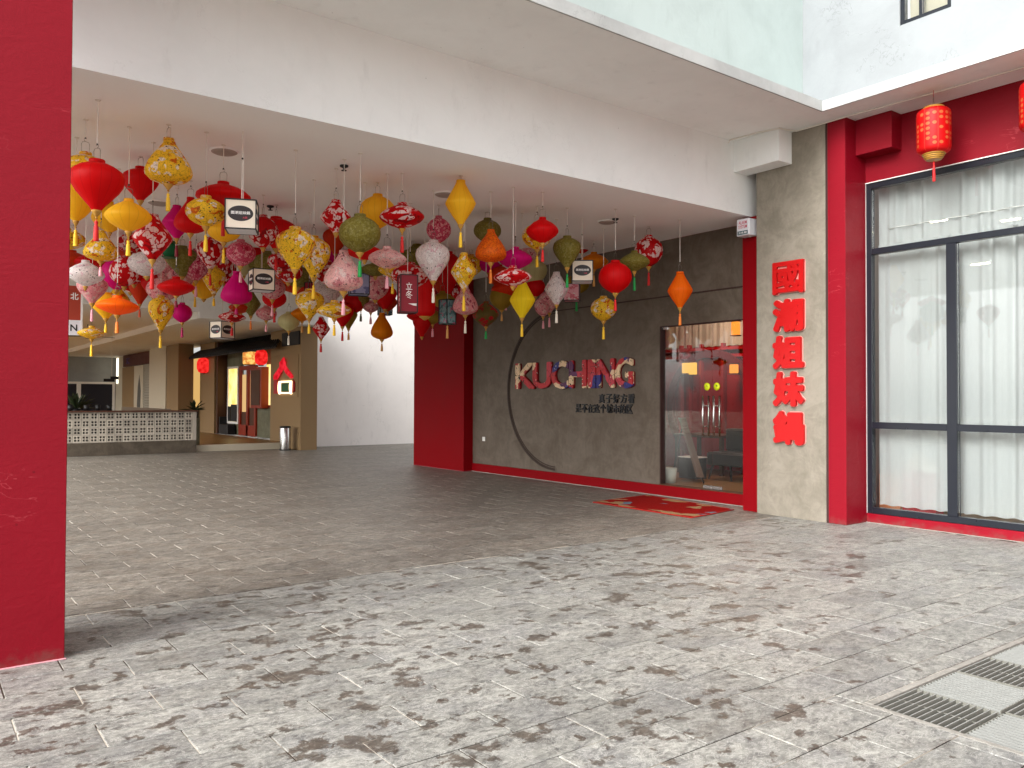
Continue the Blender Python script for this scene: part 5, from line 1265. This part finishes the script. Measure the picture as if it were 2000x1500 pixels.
flat([(22.48, 1.64), (22.46, 2.04), (22.38, 1.95), (22.38, 1.70)], 'side', m_letter_red)
for (yc, n_) in ((23.12, 'drum_end'), (22.55, 'drum_end')):
    flat([(yc+.075*math.cos(k*.3927), 1.80+.20*math.sin(k*.3927)) for k in range(16)], n_, m_neon_cream)
flat([(23.05, 1.95), (22.62, 1.95), (22.62, 2.0), (23.05, 2.0)], 'drum_rim', m_neon_cream); flat([(23.05, 1.62), (22.62, 1.62), (22.62, 1.66), (23.05, 1.66)], 'drum_rim', m_neon_cream)
flat([(23.02, 1.68), (22.64, 1.68), (22.64, 1.93), (23.02, 1.93)], 'drum_body', m_green)
tc = thing('trash_can', 'round steel litter bin standing at the foot of the brown wall', 'bin', (8.72, 22.4, 0))
MB().lathe([(.15, .01), (.152, .02), (.152, .63), (.145, .645)], 28, (8.72, 22.4, 0)).build('body', m_steel, tc)
MB().lathe([(.156, .64), (.156, .675), (.12, .69)], 28, (8.72, 22.4, 0)).build('lid', m_black, tc); MB().lathe([(.157, 0), (.157, .03)], 28, (8.72, 22.4, 0)).build('foot', m_black, tc)
for (x, y, z, r, l) in ((8.95, 31.2, 2.70, .30, 'glowing red lantern on the brown pier left of the shop door'), (9.2, 25.75, 2.80, .26, 'glowing red lantern under the awning right of the gold lantern')):
    t = thing('lit_lantern', l, 'lantern', (x, y, z-r), 0, 'lit red lanterns of the shopfront')
    MB().lathe([(.3*r, r*.95), (.6*r, r*.8), (.78*r, r*.4), (.8*r, 0), (.78*r, -r*.4), (.6*r, -r*.8), (.3*r, -r*.95)], 24, (x, y, z), rib=.03).build('shade', m_red_glow, t)
    b = MB(); b.lathe([(.32*r, r*.96), (.32*r, r*1.05)], 16, (x, y, z)); b.lathe([(.32*r, -r*1.05), (.32*r, -r*.96)], 16, (x, y, z)); b.tube([(x, y, z+r*1.05), (x, y, z+r*1.05+.08)], .006, 5); b.build('rings', m_black, t)
t = thing('gold_lantern', 'glowing gold drum lantern hung over the red shop door', 'lantern', (9.15, 26.7, 2.6))
MB().lathe([(.19, 2.6), (.22, 2.64), (.22, 2.98), (.19, 3.02)], 20, (9.15, 26.7, 0)).build('shade', m_gold_glow, t)
MB().lathe([(.20, 2.575), (.20, 2.599)], 20, (9.15, 26.7, 0)).build('ring', m_brown_dark, t); MB().tube([(9.15, 26.7, 3.02), (9.15, 26.7, 3.2)], .006, 5).build('cord', m_black, t)
bb = thing('black_chest', 'black box standing in the dark recess left of the shop window', 'box', (9.5, 29.4, .18))
MB().box(9.2, 9.44, 29.98, 30.09, .182, .8).build('side', m_black, bb); MB().box(9.16, 9.44, 28.98, 29.97, .182, .54, .01).build('body', m_black, bb)
# plant at the end of the screen
def leafy(name, label, x, y, z, n, L, spread, pot, seed):
    r = random.Random(seed); t = thing(name, label, 'plant', (x, y, z))
    b = MB()
    for i in range(n):
        a = r.uniform(0, 6.28); el = r.uniform(.1, 1.2); l = L*r.uniform(.6, 1.1); w = l*.11
        d = Vector((math.cos(a)*math.cos(el), math.sin(a)*math.cos(el), math.sin(el))); s_ = Vector((-math.sin(a), math.cos(a), 0))
        p0 = Vector((x, y, z+pot)); p1 = p0+d*l*.55; p2 = p0+d*l+Vector((0, 0, -spread*l))
        b.add([p0, p1+s_*w, p2, p1-s_*w], [(0, 1, 2, 3)])
    b.build('leaf', m_leaf, t)
    if pot: MB().lathe([(.09, z), (.13, z+pot), (.11, z+pot), (.08, z+pot*.5)], 16, (x, y, 0)).build('pot', m_black, t)
    return t
leafy('pot_plant', 'dark spiky plant in black pot at the right end of the block screen', 6.48, 23.4, .92, 26, .40, .15, .22, 4)
tag(MB().box(6.36, 6.60, 23.28, 23.52, .184, .918).build('plant_stand', m_green_grey), 'grey plinth under the spiky plant at the end of the block screen', 'plinth')
leafy('pot_plant', 'tall dark plant behind the screen beside the crimson pillar', 3.55, 23.5, 1.0, 40, .55, .1, .2, 5)
for i, (x, l) in enumerate(((3.35, 'dark pot next to the crimson pillar on the block screen'), (3.72, 'dark pot second from the pillar on the block screen'), (3.98, 'dark pot third from the pillar on the block screen'), (4.25, 'dark pot farthest from the pillar on the block screen'))):
    t = thing('dark_pot', l, 'pot', (x, 23.02, 1.151), 0, 'dark pots on the block screen')
    MB().lathe([(.055, 1.1515), (.07, 1.30), (.06, 1.30), (.05, 1.2)], 14, (x, 23.02, 0)).build('pot', m_black, t)
    MB().lathe([(.058, 1.275), (.02, 1.30), (.001, 1.302)], 14, (x, 23.02, 0)).build('soil', m_brown_dark, t)
tag(MB().prism([(4.55, 1.151), (5.75, 1.151), (5.75, 1.19), (4.55, 1.25)], 22.98, 23.08, 'Y').build('timber_rail', paint('pale_timber', lin('8a7a68'), .6, .1)), 'sloping timber rail lying on top of the block screen', 'rail')

# farther shops on the right side of the passage
c = thing('white_column', 'white square column left of the tea house front', 'column', (8.5, 35.5, 0))
MB().box(8.3, 8.9, 34.0, 36.7, .18, 3.548).build('shaft', m_greywall, c)
MB().box(8.34, 8.9, 32.3, 33.99, .18, 3.548).build('brown_side', m_brown_wall, c)
c2 = thing('white_column', 'narrow white column beside the far dark doors', 'column', (8.9, 45, 0))
MB().box(8.75, 9.3, 44.2, 45.9, .18, 3.548).build('shaft', m_greywall, c2)
MB().box(8.70, 8.749, 45.2, 45.5, 2.2, 3.5).build('bright_edge', emit('glowing_edge', (1, .88, .66), .9), c2)  # bright corner edge of the column, its light put in as emission
fs_ = thing('closed_shop', 'closed shop with maroon signboard and grey roller shutter', 'shop', (8.7, 40.5, 0))
MB().box(8.6, 8.75, 36.8, 43.4, 2.99, 3.545).build('signboard', m_maroon, fs_)
letter('print', 'SC', .75, .30, .01, paint('violet_letters', lin('3d2a6a'), .5, .05), fs_, (8.599, 42.3, 3.25), FX, .03)
b = MB()
for k in range(24): b.box(8.70, 8.76, 37.6, 39.6, .19+k*.117, .19+k*.117+.108)
b.build('shutter', m_shutter, fs_)
MB().box(8.69, 8.76, 39.61, 41.4, .19, 2.98).build('white_panel', m_greywall, fs_)
MB().prism([(40.35, .6), (40.75, 1.1), (40.6, 2.0), (40.3, 2.55), (40.0, 1.8), (40.1, .9)], 8.685, 8.6895, 'X').build('print', paint('grey_print', lin('5a5852'), .6, .1), fs_)
MB().box(8.71, 8.80, 41.5, 44.1, .19, 2.98).build('pier', m_brown_wall, fs_)
hs = thing('hanging_sign', 'black stepped hanging sign in front of the white far wall', 'sign', (5.6, 30, 2.0))
MB().box(5.35, 5.68, 29.98, 30.02, 2.02, 2.12).build('board', m_black, hs); MB().box(5.55, 5.80, 29.93, 29.97, 2.10, 2.20).build('board', m_black, hs)
MB().tube([(5.6, 30, 2.20), (5.6, 30, 3.719)], .006, 5).build('rod', m_cord, hs)
fan = thing('ceiling_fan', 'black ceiling fan under the left side ceiling behind the lanterns', 'fan', (4.45, 27.5, 3.25))
MB().lathe([(.03, 3.28), (.10, 3.32), (.12, 3.40), (.06, 3.46), (.015, 3.47), (.015, 3.7195)], 16, (4.45, 27.5, 0)).build('motor', m_black, fan)
for k in range(3):
    a = k*2.094+.4
    m = MB().box(.12, .85, -.06, .06, 0, .012).local('blade'); put('blade', m, m_black, fan, (0, 0, .11), (.12, 0, a))
